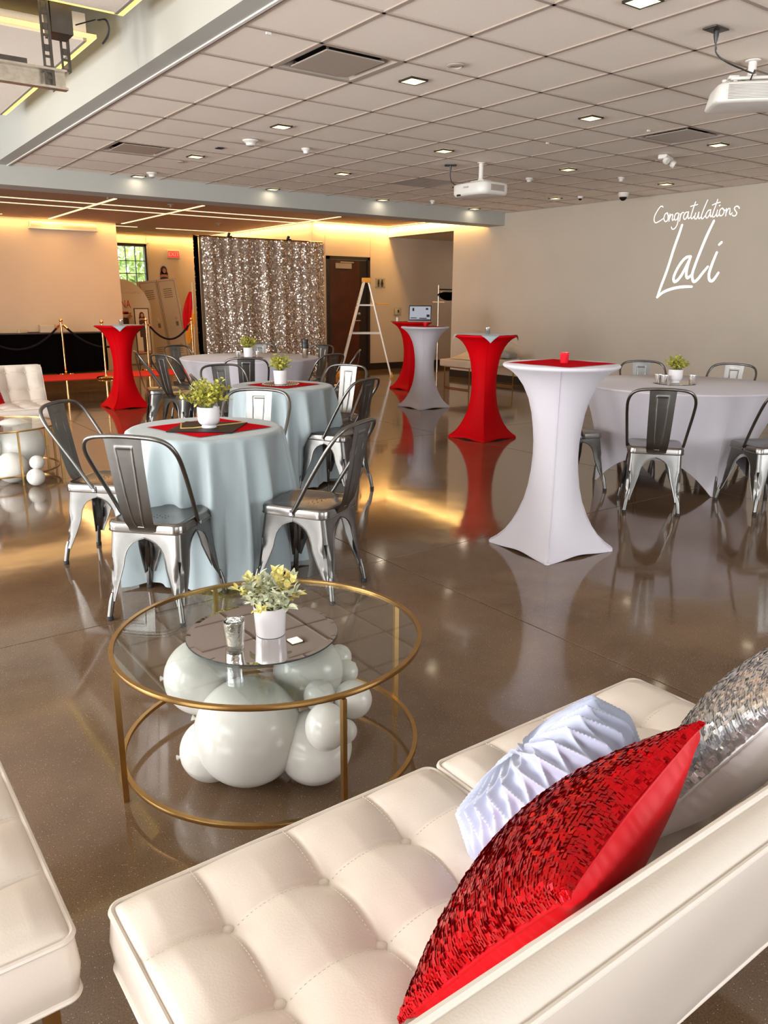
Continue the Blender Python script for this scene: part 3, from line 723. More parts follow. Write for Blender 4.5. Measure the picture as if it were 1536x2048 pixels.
# draped blue tables
def drape(c, seed, lab, glabel):
    t = thing('round_table', lab, 'table', (*c, 0), 0, 'small round tables under pale blue cloths')
    MB().disc((0, 0, .735), .376, .022, 48).build('tabletop', 'white', t)
    MB().tube([(0, 0, .02), (0, 0, .735)], .03, 12).build('pedestal', 'darksteel', t)
    b_ = MB()
    for k in range(4): a = k*PI/2+.4; b_.box((.10*math.cos(a), .10*math.sin(a), .012), (.2, .05, .02), (0, 0, a))
    b_.build('foot', 'darksteel', t)
    rr = random.Random(seed); n = 288
    near = [(math.atan2(y-c[1], x-c[0]), math.hypot(x-c[0], y-c[1])) for x, y, a, cc in CC if math.hypot(x-c[0], y-c[1]) < .8]
    F = [(rr.uniform(0, 6.28), rr.uniform(.055, .10), rr.uniform(.5, 1.4)) for _ in range(16)]
    for k in range(16): F[k] = (2*PI*k/16+rr.uniform(-.09, .09), F[k][1], F[k][2])
    def fold(a):
        v = 0
        for p, w_, h_ in F:
            d = (a-p+PI) % (2*PI)-PI; v += h_*math.exp(-(d/w_)**2)
        return v
    def chairlim(a, z):
        lim = 9
        for ca, cr in near:
            d = (a-ca+PI) % (2*PI)-PI
            # front legs stand at cr-.21, half width .2
            if abs(d) < .80:
                L_ = (cr-.215)/max(.3, math.cos(d)); L_ = max(L_, .30)
                lim = min(lim, L_+max(0, abs(d)-.60)*.9)
        return lim
    L = []
    zs = [.757, .754, .748, .738, .72, .69, .65, .60, .54, .47, .40, .33, .26, .19, .12, .06, .02, .006]
    for k, z in enumerate(zs):
        tt = (.757-z)/.751; row = []
        for i in range(n):
            a = 2*PI*i/n; f = fold(a)
            r = (.378+.007*min(1, k/2))+tt*.04+(tt**.60)*.125*(f-.32)
            r += .004*math.sin(9*a+8*tt+seed)*tt
            if z < .46:
                lm_ = chairlim(a, z); q = min(1, (.46-z)/.10)
                if r > lm_: r = r*(1-q)+(lm_+(r-lm_)*.15)*q
            zz = z
            if k >= len(zs)-3: zz = z+.012*(.5+.5*math.sin(5*a+seed))+.010*max(0, 1-f)
            row.append((r*math.cos(a), r*math.sin(a), zz))
        L.append(row)
    top = [[(r*math.cos(2*PI*i/n), r*math.sin(2*PI*i/n), z) for i in range(n)] for r, z in ((.25, .7600), (.36, .7600), (.374, .7595))]
    o = MB().loops(top+L, cap0=True).build('tablecloth', 'bluecloth', None, 70)
    o.location = (*c, 0); tag(o, glabel, 'tablecloth', 'pale blue cloths to the floor')
    # pressed creases
    cr = MB()
drape(b1, 3, 'round table under the front pale blue cloth', 'pale blue cloth on the front round table, folds to the floor')
drape(b2, 11, 'round table under the rear pale blue cloth', 'pale blue cloth on the second round table, folds to the floor')

# ================================================================ TABLE DECOR
def small_plant(loc, lab, seed, rad=.085, h=.14, style='foot', n=660, z0=.105, mcol='leafy', lsize=.014):
    t = thing('potted_plant', lab, 'potted plant', loc)
    if style == 'foot': prof = [(.036, 0), (.038, .004), (.034, .014), (.046, .022), (.052, .032), (.055, .05), (.055, .102), (.052, .104), (.049, .100), (.049, .085)]
    else: prof = [(.045, 0), (.048, .003), (.053, .10), (.0535, .104), (.050, .104), (.049, .09)]
    MB().lathe(prof, 36).build('pot', 'ceramic', t, 40)
    MB().disc((0, 0, z0-.022), .048, .006, 20).build('soil', 'soil', t)
    rr = random.Random(seed); st = MB(); lf = MB()
    for k in range(64):
        a = rr.uniform(0, 2*PI); e = rr.uniform(.15, 1.15); ln = h*rr.uniform(.7, 1.1)*(.75+.25*math.cos(e))
        d = Vector((math.sin(e)*math.cos(a), math.sin(e)*math.sin(a), math.cos(e)))
        p0 = Vector((rr.uniform(-.02, .02), rr.uniform(-.02, .02), z0-.015)); p1 = p0+d*ln
        mid = p0.lerp(p1, .5)+Vector((0, 0, .012)); st.tube([p0, mid, p1], .0012, 4)
        for q in range(n//60):
            f = .30+.70*(q+1)/(n//60); p = p0.lerp(p1, f)+Vector((0, 0, .012*math.sin(f*PI)))
            R = Euler((rr.uniform(-1, 1), rr.uniform(-1.2, .6), rr.uniform(0, 6.28))).to_matrix(); s_ = lsize*rr.uniform(.7, 1.3)
            vs = [(0, 0, 0), (.5, .32, .05), (1.0, .38, .02), (1.55, 0, -.08), (1.0, -.38, .02), (.5, -.32, .05)]
            lf.add([p+R@Vector(v)*s_ for v in vs], [(0, 1, 2, 3), (0, 3, 4, 5)])
    st.build('stem', 'stem', t); lo = lf.build('foliage', mcol, t, 80); lo['kind'] = 'stuff'
    return t
small_plant((1.585, 3.64, .768), 'leafy green plant in footed white pot on the front blue table', 1, h=.155, lsize=.017)
small_plant((2.90, 5.29, .768), 'leafy green plant in white pot on the second blue table', 2, h=.125, style='cyl', lsize=.014)
small_plant((3.98, 7.98, .772), 'leafy green plant in white pot on the far white table', 3, h=.13, style='cyl', lsize=.015)
small_plant((5.52, 3.66, .772), 'leafy dark green plant in footed white pot on the right white table', 4, h=.12, lsize=.013)
# overlays and boards on the blue tables
topper((1.603, 3.681), .7605, .44, R40(12), 'rednapkin', 'red square topper on the front blue table')
topper((2.92, 5.29), .7605, .40, R40(18), 'rednapkin', 'red square topper on the second blue table')
t = thing('serving_board', 'black gloss board with a gold vein on the front blue table', 'board', (1.59, 3.665, .7640), R40(-39.5))
MB().rbox((0, 0, .0025), (.325, .325, .005), .001, seg=1).build('board', 'blackgloss', t)
MB().tube([(-.16, .075, .0052), (-.115, -.075, .0052), (-.06, -.055, .0052), (.03, .03, .0052), (.10, .10, .0052), (.155, .155, .0052)], .004, 6).build('gold_vein', 'goldline', t)
t = thing('place_mat', 'dark bronze filigree mat with beads under the second table plant', 'mat', (2.90, 5.29, .7640), R40(-18))
MB().lathe([(.15, 0), (.152, .002), (.15, .004)], 8).build('mat', 'bronze', t)
m_ = MB(); rr = random.Random(9)
for k in range(40):
    a = 2*PI*k/40; m_.sphere((.135*math.cos(a), .135*math.sin(a), .006), .004, 6, 4)
m_.build('bead', 'champagne', t)['kind'] = 'stuff'
def tray(c, r, lab, m='mirror'):
    t = thing('mirror_tray', lab, 'mirror', c)
    MB().disc((0, 0, 0), r, .004, 72).build('mirror_edge', 'mirroredge', t)
    MB().lathe([(r-.004, .0041), (r-.012, .0044)], 72).build('mirror_face', m, t, .8)
tray((5.53, 3.67, .7625), .16, 'round dark mirror tray on the right white table')
tray((3.98, 7.98, .7625), .165, 'round mirror tray with beads on the far white table')
def votive(loc, lab, m='silverglass', r=.029, h=.065):
    t = thing('votive_candle', lab, 'candle', loc, group=None)
    MB().lathe([(r*.78, 0), (r*.82, .002), (r, h), (r-.002, h), (r*.80, .008)], 24, cap1=True).build('candle_glass', m, t, 50)
    MB().disc((0, 0, h*.5), r*.80, .012, 20).build('wax', 'wax', t)
    return t
votive((5.43, 3.75, .768), 'silver votive glass left of the plant on the right white table')
votive((5.41, 3.68, .768), 'second silver votive glass left of the plant, nearer the viewer')
votive((5.60, 3.56, .768), 'silver votive glass right of the plant on the right white table')
votive((3.88, 8.03, .768), 'silver votive glass left of the plant on the far white table')
votive((4.07, 7.93, .768), 'silver votive glass right of the plant on the far white table')
votive((3.37, 2.93, 1.059), 'red votive glass with white wax on the large white cocktail table', 'redglass', .026, .058)
votive((6.64, 8.16, 1.059), 'red votive glass on the farther white cocktail table', 'redglass', .026, .058)
votive((5.66, 5.95, 1.059), 'silver votive glass on the right red cocktail table')
votive((3.40, 10.42, 1.059), 'silver votive glass on the left red cocktail table')
t = thing('travel_mug', 'steel travel mug with black lid on the far white table', 'mug', (4.50, 7.63, .7625))
MB().lathe([(.030, 0), (.031, .003), (.036, .115), (.0365, .13)], 24).build('mug_body', 'steelcup', t)
MB().lathe([(.0370, .105), (.0375, .107), (.0385, .165), (.037, .168), (.037, .175), (.039, .177), (.039, .20), (.034, .205)], 24).build('lid', 'black', t)
# laptop table things
t = thing('laptop', 'open laptop on the red cocktail table by the dark opening', 'laptop', (8.03, 10.02, 1.057), R40(-42))
MB().rbox((0, -.02, .008), (.36, .25, .016), .004, seg=2).build('keyboard_base', 'grey', t)
sc = MB().rbox((0, 0, .125), (.36, .010, .245), .004, seg=2).build('display', 'black', t); sc.location = (0, .105, .014); sc.rotation_euler = (R40(-15), 0, 0)
p_ = MB().box((0, -.0060, .128), (.335, .002, .205)).build('screen', 'screen', sc)
for c__, d__ in (((-.11, -.0078, .18), (.03, .001, .05)), ((.11, -.0078, .19), (.04, .001, .03)), ((.13, -.0078, .08), (.05, .001, .04)), ((-.10, -.0078, .045), (.10, .001, .012)), ((.05, -.0078, .04), (.12, .001, .015))): MB().box(c__, d__).build('screen_window', 'screendark', sc)
tag(MB().lathe([(.02, 0), (.018, .05), (.016, .07)], 16, (7.72, 10.20, 1.057)).build('paper_cup', 'white'), 'small white cup left of the laptop', 'cup')
tag(MB().tube([(7.62, 10.24, 1.062), (7.68, 10.16, 1.062), (7.76, 10.14, 1.062), (7.84, 10.16, 1.062), (7.88, 10.10, 1.062)], .004, 6, smooth=6).build('power_cord', 'black'), 'thin black cord beside the laptop', 'cord')

# ================================================================ COFFEE TABLES
def coffee(c, rz, lab, r=.455, metal='gold'):
    t = thing('coffee_table', lab, 'coffee table', (*c, 0), rz, 'round glass coffee tables')
    H_ = .415
    def ring(rad, z, w_=.010, hh=.012):
        n = 96; L = []
        for dr_, dz in ((-w_/2-.003, hh/2), (w_/2, hh/2), (w_/2+.001, 0), (w_/2, -hh/2), (-w_/2-.003, -hh/2)):
            L.append([((rad+dr_)*math.cos(2*PI*i/n), (rad+dr_)*math.sin(2*PI*i/n), z+dz) for i in range(n)])
        L.append(L[0]); return MB().loops(L)
    ring(r, H_).build('top_ring', metal, t, 50)
    ring(r-.008, .072).build('lower_ring', metal, t, 50)
    for k in range(4):
        a = k*PI/2; MB().box(((r+.002)*math.cos(a), (r+.002)*math.sin(a), H_/2-.004), (.016, .012, H_-.008), (0, 0, a)).build('leg', metal, t)
        MB().disc(((r-.03)*math.cos(a), (r-.03)*math.sin(a), H_+.0005), .009, .004, 12).build('glass_stud', 'glass', t)
    MB().disc((0, 0, H_-.003), r-.008, .006, 96).build('glass_top', 'glass', t, 30)
    return t
coffee((1.012, 1.962), R40(-4), 'round gold-framed glass coffee table in the foreground over balloons')
coffee((1.14, 6.80), R40(10), 'round dark-framed glass coffee table at the left picture edge', .465, 'gold')
BG = 'white balloons under the coffee tables'
def balloon(c, r, lab, sq=1.0):
    t = thing('balloon', lab, 'balloon', c, group=BG)
    MB().sphere((0, 0, 0), r, 40, 26, sq).build('balloon_skin', 'balloon', t, 80)
    k = Vector((random.uniform(-1, 1), random.uniform(.2, 1), random.uniform(-.3, .3))).normalized()
    MB().tube([k*r*.98, k*(r+.006), k*(r+.014)], .006, 8, rs=[.003, .004, .009]).build('knot', 'balloon', t)
balloon((.893, 1.886, .160), .158, 'largest white balloon, front centre under the foreground coffee table')
balloon((.850, 2.10, .262), .118, 'big white balloon at the left under the mirror')
balloon((.806, 1.955, .096), .094, 'white balloon low at the left, tucked behind the largest one')
balloon((1.048, 1.768, .112), .110, 'white balloon low at the right behind the gold leg')
balloon((1.135, 1.945, .262), .110, 'large white balloon at the right under the mirror')
balloon((1.078, 1.785, .262), .047, 'small round white balloon at the right beside the largest')
balloon((1.030, 1.672, .230), .060, 'oval white balloon hanging at the front right', 1.15)
balloon((1.162, 1.735, .245), .057, 'small white balloon sticking out farthest to the right')
balloon((1.270, 1.975, .258), .041, 'small white balloon at the rear right under the mirror')
balloon((1.245, 1.895, .245), .038, 'smallest white balloon at the rear right, below another small one')
balloon((1.11, 1.70, .175), .036, 'tiny white balloon just below the protruding one at right')
balloon((1.29, 6.83, .226), .225, 'largest white balloon under the left-edge coffee table')
balloon((1.18, 6.475, .122), .120, 'front white balloon under the left-edge coffee table')
balloon((1.30, 6.27, .068), .066, 'small white balloon at the right under the left-edge coffee table')
balloon((1.02, 6.72, .25), .15, 'white balloon high at the left under the left-edge coffee table')
balloon((1.33, 6.32, .17), .055, 'small white balloon above another at the right of the left-edge table')
t = thing('mirror_tray', 'round smoked mirror on the foreground glass coffee table', 'mirror', (.991, 1.964, .4195))
MB().disc((0, 0, 0), .226, .0045, 96).build('mirror_edge', 'mirroredge', t)
MB().lathe([(.2245, .0046), (.2105, .0050)], 96).build('mirror_face', 'mirror', t, .8)
tray((1.03, 6.66, .4195), .14, 'round dark mirror tray on the left-edge coffee table')
votive((1.02, 6.50, .426), 'silver votive glass on the left-edge coffee table', r=.034, h=.075)
votive((1.10, 6.58, .426), 'dark red votive glass on the left-edge coffee table', 'redglass', .03, .05)
# glass votive in the foreground
t = thing('votive_candle', 'clear glass votive with silver lining on the smoked mirror', 'candle', (.872, 1.905, .4255))
MB().lathe([(.024, 0), (.026, .002), (.0325, .085), (.0330, .086), (.0320, .087)], 40, cap1=False).build('outer_glass', 'glass', t, 60)
MB().lathe([(.0225, .012), (.0235, .014), (.0300, .082), (.0285, .082), (.0225, .018)], 40).build('silver_lining', 'silverglass', t, 50)
# foreground plant with separate leaves
t = thing('potted_plant', 'pale yellow and grey-green plant in a white cylinder pot on the mirror', 'potted plant', (1.003, 1.935, .4255))
MB().lathe([(.042, 0), (.0435, .002), (.0485, .088), (.0490, .090), (.0465, .090), (.0455, .075)], 56).build('pot', 'ceramic', t, 40)
MB().disc((0, 0, .070), .0455, .006, 24).build('soil', 'soil', t)
lm = {}
def leaf_mesh(kind, L_, W_, m):
    def fn(u, v):
        x = v*L_; wv = W_*math.sin(PI*min(1, .06+.94*v)**.75)**.8 if v < 1 else .0005
        y = (u-.5)*wv; return (x, y, .18*L_*(v-v*v)*2-.25*L_*v*v*.5+abs(u-.5)*wv*.35)
    o = MB().grid(fn, 2, 5).build('leaf', m); me = o.data; bpy.data.objects.remove(o); return me
LM = [leaf_mesh(0, .019, .0125, 'leafyellow'), leaf_mesh(1, .023, .0135, 'leafgrey'), leaf_mesh(2, .017, .011, 'leafyellow'), leaf_mesh(3, .022, .009, 'leafgrey')]
rr = random.Random(21); st = MB(); cnt = 0
for k in range(22):
    a = k*2.399+rr.uniform(-.3, .3); e = [.25, .6, .95, 1.25][k % 4]+rr.uniform(-.1, .1); ln = rr.uniform(.078, .112)*(1.0 if e < .8 else 1.12)
    d = Vector((math.sin(e)*math.cos(a), math.sin(e)*math.sin(a), math.cos(e)))
    p0 = Vector((d.x*.02, d.y*.02, .078)); p2 = p0+d*ln+Vector((0, 0, .006)); p1 = p0.lerp(p2, .5)+Vector((0, 0, .012))
    st.tube([p0, p1, p2], .0011, 5, smooth=3)
    yel = rr.random() < .62; kind = rr.choice([0, 2]) if yel else rr.choice([1, 3])
    for q in range(6):
        f = .38+.62*q/5; p = p0*(1-f)**2+p1*2*f*(1-f)+p2*f*f
        for s_ in ((0, PI) if q < 5 else (0, 2.1, 4.2)):
            yaw = rr.uniform(0, 2*PI) if q == 5 else a+PI/2+s_+q*1.3+rr.uniform(-.4, .4)
            dirv = (d*(.55 if q < 5 else .9)+Vector((math.cos(yaw), math.sin(yaw), rr.uniform(-.1, .35)))*(.85 if q < 5 else .6)).normalized()
            o = bpy.data.objects.new('leaf', LM[kind]); COL.objects.link(o); o.parent = t
            Rm = dirv.to_track_quat('X', 'Z').to_matrix().to_4x4(); o.matrix_basis = Matrix.Translation(p) @ Rm @ Matrix.Rotation(rr.uniform(-.5, .5), 4, 'X') @ Matrix.Scale(rr.uniform(1.25, 1.8), 4); cnt += 1
st.build('stem', 'stem', t)
fl_ = MB()
for k in range(260):
    a = rr.uniform(0, 2*PI); e = rr.uniform(.1, 1.25); ln = rr.uniform(.02, .085)
    p = Vector((math.sin(e)*math.cos(a)*ln, math.sin(e)*math.sin(a)*ln, .085+math.cos(e)*ln))
    R = Euler((rr.uniform(-1, 1), rr.uniform(-1.2, .6), rr.uniform(0, 6.28))).to_matrix(); s_ = .015*rr.uniform(.7, 1.3)
    fl_.add([p+R@Vector(v)*s_ for v in [(0, 0, 0), (.5, .32, .05), (1.0, .38, .02), (1.55, 0, -.08), (1.0, -.38, .02), (.5, -.32, .05)]], [(0, 1, 2, 3), (0, 3, 4, 5)])
fl_.build('foliage', 'leafgrey', t, 80)['kind'] = 'stuff'
# ================================================================ LOUNGE SEATS
SW, SD, PX, PY = .676, .60, .18, .17
def tuft(x, y, A=.020):
    """x from the left edge, y from the front edge; dimples at the button lattice"""
    bx = [.172+PX*k for k in range(3)]; by = [.140+PY*k for k in range(3)]
    gx = min(abs(x-b) for b in bx); gy = min(abs(y-b) for b in by)
    d2 = min((x-a)**2+(y-b)**2 for a in bx for b in by)
    ex = max(0, min(x, SW-x)); ey = max(0, y)
    pad = (1-math.exp(-(gx/.030)**1.3)*.62)*(1-math.exp(-(gy/.030)**1.3)*.62)
    seam = -.0035*math.exp(-(gx/.0035)**2)-.0025*math.exp(-(gy/.0035)**2)
    near = math.exp(-math.sqrt(d2)/.036)
    edge = min(1, (ex/.05)**.6)*min(1, (ey/.05)**.6)
    return (A*pad-.030*near)*edge+seam*edge
def make_lounge(lab, loc, rz, NS=1):
    t = thing('lounge_chair' if NS == 1 else 'lounge_sofa', lab, 'lounge chair' if NS == 1 else 'sofa', loc, rz, 'white tufted armless lounge seats')
    GAP = .017; BW = SW*NS+GAP*(NS-1); offs = [0] if NS == 1 else [(SW+GAP)/2, -(SW+GAP)/2]
    # origin: middle of front edge on the floor; +y runs to the back
    z1, z0 = .425, .315
    for ox in offs:
        def top(u, v):
            x = u*SW; y = v*SD; r = .03
            ins = 0
            h = tuft(x, y)+.006
            e = min(x, SW-x, y); h -= .006*max(0, 1-e/.012)
            return (ox+x-SW/2, y, z1+h)
        cu = MB().grid(top, 110, 96)
        def rect(z, o, n=14): return [(ox+p[0], p[1]+SD/2, z) for p in rsq(SW/2+o, SD/2+o, .022, z, n)]
        cu.loops([rect(z1+.001, 0), rect(z1-.01, .004), rect((z0+z1)/2, .008), rect(z0+.008, .003), rect(z0, -.01)], cap1=True, flip=True)
        seat = cu.build('seat', 'leather', t, 60)
        MB().tube([Vector(p) for p in rect(z1+.002, .002)], .0055, 8, closed=True).build('seat_piping', 'piping', seat)
        MB().tube([Vector(p) for p in rect(z0+.003, .003)], .0050, 8, closed=True).build('seat_piping', 'piping', seat)
        sb = MB(); stc = MB()
        for i in range(3):
            for j in range(3):
                x, y = .172+PX*i, .140+PY*j
                MB().sphere((ox+x-SW/2, y, z1+tuft(x, y)+.0125), .0135, 18, 12, .75).build('button', 'leather', seat)
        # stitches beside the seams
        for j in range(3):
            y = .140+PY*j+.007
            for q in range(85):
                x = .01+q*.0078; 
                if min(abs(x-(.172+PX*k)) for k in range(3)) < .014: continue
                stc.box((ox+x-SW/2, y, z1+tuft(x, y)+.0063), (.0045, .0009, .0008))
        for i in range(3):
            x = .172+PX*i+.007
            for q in range(74):
                y = .01+q*.0078
                if min(abs(y-(.140+PY*k)) for k in range(3)) < .014: continue
                stc.box((ox+x-SW/2, y, z1+tuft(x, y)+.0063), (.0009, .0045, .0008))
        stc.build('stitching', 'stitch', seat)['kind'] = 'stuff'
    # backrest, leaning away from the seat
    BH, TH = .375, .050; lean = math.radians(17)
    def bp(x, h, d):   # x across, h up the back, d thickness outward (rear positive)
        yy = SD-.015+math.sin(lean)*h+math.cos(lean)*d; zz = z1-.02+math.cos(lean)*h-math.sin(lean)*d
        return (x-BW/2, yy, zz)
    def front(u, v):
        x = u*BW; h = v*BH
        b = tuft(x if x < SW+GAP/2 else x-SW-GAP, max(0, h), .020) if min(abs(x-SW), 9) > .004 or NS == 1 else 0
        b *= min(1, ((BH-h)/.05)**.6) if h < BH else 0
        return bp(x, h, -b-.004)
    def rear(u, v):
        x = u*BW; h = -.115+v*(BH+.115); e = min(x, BW-x, BH-h, h+.115); return bp(x, h, TH+.012*(1-math.exp(-max(0, e)/.05))+.0025*math.sin(x*13+1)*math.sin(h*9))
    bk = MB().grid(front, 96*NS, 64); bk.grid(rear, 40, 30)
    def brect(d, o):
        lo = -.115*min(1, max(0, (d-.004)/.03)); hh = (BH-lo)/2
        P = rsq(BW/2+o, hh+o, .035, 0, 12); return [bp(p[0]+BW/2, p[1]+hh+lo, d) for p in P]
    wv = lambda P, a: [(p[0], p[1], p[2]+a*math.sin(p[0]*38)*(1 if p[2] > z1+.3 else 0)) for p in P]
    bk.loops([brect(0, -.001), wv(brect(.012, .006), .0016), wv(brect(TH/2, .009), .002), wv(brect(TH-.012, .006), .0016), brect(TH+.001, -.001)])
    back = bk.build('backrest', 'leather', t, 60)
    MB().tube([Vector(p) for p in brect(-.001, .001)], .0055, 8, closed=True).build('back_piping', 'piping', back)
    MB().tube([Vector(p) for p in brect(TH+.001, .001)], .0040, 8, closed=True).build('back_piping', 'piping', back)
    for i in range(3*NS):
        for j in range(2):
            x, h = .172+PX*(i % 3), .140+PY*j
            q = bp(x+(SW+GAP)*(i//3), h, -tuft(x, h)-.012); MB().sphere(q, .0120, 14, 8, .8).build('button', 'leather', back)
    # gold frame
    for ox in offs:
        m = MB()
        for y in (.04, SD-.04): m.box((ox, y, z0-.0125), (SW-.06, .025, .025))
        for x in (-1, 1): m.box((ox+x*(SW/2-.045), SD/2, z0-.0125), (.025, SD-.055, .025))
        m.build('base_frame', 'gold', t)
        for x in (-1, 1):
            for y in (.04, SD-.04): MB().box((ox+x*(SW/2-.045), y, (z0-.025)/2), (.025, .025, z0-.025)).build('leg', 'gold', t)
    return t
# local +y = toward the back; foreground chairs face the coffee table (+y world)
make_lounge('white tufted two-seat lounge sofa in the foreground under the sequin pillows', (.607+.3465, 1.118, 0), PI, 2)
L1 = make_lounge('white tufted lounge chair cut by the left picture edge in the foreground', (.205, 1.425, 0), PI/2)
dup(L1, (1.515, 7.50, 0), 0, 'white tufted lounge chair at the left behind the balloon table, facing the viewer')

# ================================================================ PILLOWS
def pframe(c, u, v):
    u = Vector(u).normalized(); v = Vector(v); v = (v-u*v.dot(u)).normalized(); n = u.cross(v)
    Mx = Matrix((u, v, n)).transposed().to_4x4(); Mx.translation = Vector(c); return Mx
def pil_h(a, b, T):
    e = max(0, (1-a*a))*max(0, (1-b*b)); return T*e**.42
def pil_xy(a, b, s):
    q = .5*s; k = 1-.07*(1-(a*b)**2); return a*q*(1-.09*(1-b*b)*0-.075*(1-abs(b)**3)*0)*(k+.07*abs(a*b)), b*q*(k+.07*abs(a*b))
def arcmap(T, s):
    N = 400; cum = [0]
    for k in range(N):
        b0, b1_ = -1+2*k/N, -1+2*(k+1)/N; cum.append(cum[-1]+math.hypot((b1_-b0)*s/2, pil_h(0, b1_, T)-pil_h(0, b0, T)))
    def f(q):
        t_ = q*cum[-1]; lo, hi = 0, N
        while hi-lo > 1:
            md = (lo+hi)//2
            if cum[md] <= t_: lo = md
            else: hi = md
        return (lo+(t_-cum[lo])/max(1e-9, cum[hi]-cum[lo]))/N
    return f
def sequin_pillow(Mx, s, T, foil, cloth, lab, seed, group=None, sw=.0085, sh=.0058):
    t = thing('sequin_pillow', lab, 'pillow'); t.matrix_world = Mx
    def f(sgn, T_):
        def fn(u, v):
            a, b = 2*u-1, 2*v-1; x, y = pil_xy(a, b, s)
            w_ = .0022*math.sin(a*9+b*5+seed)*math.sin(b*13)*(1-a*a)*(1-b*b) if sgn < 0 else 0
            pk = .0018*math.sin(a*47+2*math.sin(a*9))*math.exp(-((1-abs(b))/.06)**2)+.0035*math.sin(b*60+2*math.sin(b*11))*math.exp(-((1-abs(a))/.06)**2) if sgn < 0 else 0
            return (x, y, sgn*(pil_h(a, b, T_)+w_)+pk)
        return fn
    MB().grid(f(-1, T*.95), 60, 60).build('back_cover', cloth, t, 80)
    MB().grid(f(1, T), 60, 60).build('front_cover', cloth, t, 80)
    rr = random.Random(seed); m = MB(); rows = int(s/sh*1.25); F = f(1, T); ez = arcmap(T, s)
    for r in range(rows):
        v = ez((r+.5)/rows); off = rr.random(); nc = int(s/sw*1.25)
        for c in range(nc+1):
            u = (c+off*.9)/nc
            if not 0.004 < u < .996: continue
            u = ez(u)
            P = Vector(F(u, v)); du = Vector(F(min(1, u+.01), v))-P; dv = Vector(F(u, min(1, v+.01)))-P
            if du.length < 1e-6 or dv.length < 1e-6: continue
            du.normalize(); dv.normalize(); n = du.cross(dv).normalized(); dv = n.cross(du)
            tl = rr.gauss(0, .12)+.12; rl = rr.gauss(0, .12); yaw = rr.gauss(0, .05)
            R = Matrix.Rotation(tl, 3, du) @ Matrix.Rotation(rl, 3, dv) @ Matrix.Rotation(yaw, 3, n)
            hw, hh = sw*.52, sh*.72; c0 = P+n*(.0022+rr.uniform(0, .0012))
            m.add([c0+R@(du*a+dv*b) for a, b in ((-hw, -hh), (hw, -hh), (hw, hh), (-hw, hh))], [(0, 1, 2, 3)])
    m.build('sequins', foil, t, 5)['kind'] = 'stuff'
    E_ = []
    for k in range(120):
        q = k/30; sd = int(q); fr = q-sd; a, b = [(-1+2*fr, -1), (1, -1+2*fr), (1-2*fr, 1), (-1, 1-2*fr)][sd]
        x, y = pil_xy(a, b, s); E_.append(Vector((x, y, 0)))
    MB().tube(E_, .0028, 6, closed=True).build('seam', cloth, t)
    return t
sequin_pillow(pframe((.730, .592, .631), (-.969, -.241, -.045), (.098, -.549, .83)), .38, .082, 'redfoil', 'redcloth', 'large red sequin pillow with plain red satin back on the foreground lounge sofa', 31)
sequin_pillow(pframe((1.285, .63, .640), (-.97, -.20, -.03), (.06, -.50, .84)), .40, .085, 'silverfoil', 'silvercloth', 'silver sequin pillow at the right picture edge on the foreground lounge sofa', 57)
sequin_pillow(pframe((1.26, 7.90, .60), (.40, .16, -.02), (.03, .16, .34)), .34, .06, 'redfoil', 'redcloth', 'dark red sequin pillow on the white lounge chair at the left picture edge', 77)
# round pleated pillow
t = thing('round_pillow', 'round pale blue pleated velvet pillow leaning on the red sequin pillow', 'pillow')
t.matrix_world = pframe((.952, .800, .562), (-.94, -.30, -.03), (.08, -.62, .74))
def rp(u, v):
    th_ = 2*PI*u; ph = (v-.5)*PI
    R = .170; T_ = .078
    c = math.cos(ph); s_ = math.sin(ph)
    r = R*(abs(c)**.55); z = T_*(1 if s_ > 0 else -1)*abs(s_)**.75
    n = 28; rim = 1/(1+math.exp((abs(ph)-1.12)/.09))
    # lattice smocking: two crossing families of folds, tucked where they meet
    w1 = n*th_+4.6*ph; w2 = n*th_-4.6*ph
    t1 = 1-abs(math.sin(w1/2))**1.1; t2 = .75*(1-abs(math.sin(w2/2))**1.1)
    row = .5+.5*math.cos(ph*9.2)
    fold_ = 1.15*math.sqrt((t1*t1+t2*t2)*.6+.12*row)
    rad_ = 1-abs(math.sin(13*th_+.8*math.sin(2*th_)))
    h = rim*(.027*fold_-.014)+(1-rim)*(.010*rad_-.006)*min(1, r/.05)
    z *= (1-.40*math.exp(-(r/.028)**2))
    nx = Vector((math.cos(th_)*c, math.sin(th_)*c, s_*.9)).normalized()
    return Vector((r*math.cos(th_), r*math.sin(th_), z))+nx*h
MB().grid(rp, 520, 120).build('pleated_cover', 'lilac', t, 80)
MB().sphere((0, 0, .058), .018, 18, 10, .5).build('button', 'lilac', t)

# ================================================================ PROJECTORS AND CEILING DEVICES
t = thing('projector', 'white ceiling projector in the middle, hung on a short pole', 'projector', (6.20, 6.72, CZ), R40(-88), 'white ceiling projectors')
m = MB().lathe([(.045, 0), (.045, -.006), (.024, -.008), (.024, -.16), (.03, -.165), (.03, -.175)], 20); m.build('ceiling_pole', 'white', t)
m = MB().rbox((0, 0, -.19), (.20, .12, .016), .004).box((-.08, .05, -.205), (.015, .015, .03)).box((.08, .05, -.205), (.015, .015, .03)).box((-.08, -.05, -.205), (.015, .015, .03)).box((.08, -.05, -.205), (.015, .015, .03)); m.build('mount_plate', 'white', t)
bd = MB()
def pl(z, sx, sy, f):  # body outline, bowed front at -y
    P = []
    for k in range(48):
        a = 2*PI*k/48; ca, sa = math.cos(a), math.sin(a); e = .32
        x = sx*abs(ca)**e*(1 if ca > 0 else -1); y = sy*abs(sa)**e*(1 if sa > 0 else -1)
        if y < 0: y -= f*(1-(x/sx)**2)
        P.append((x, y, z))
    return P
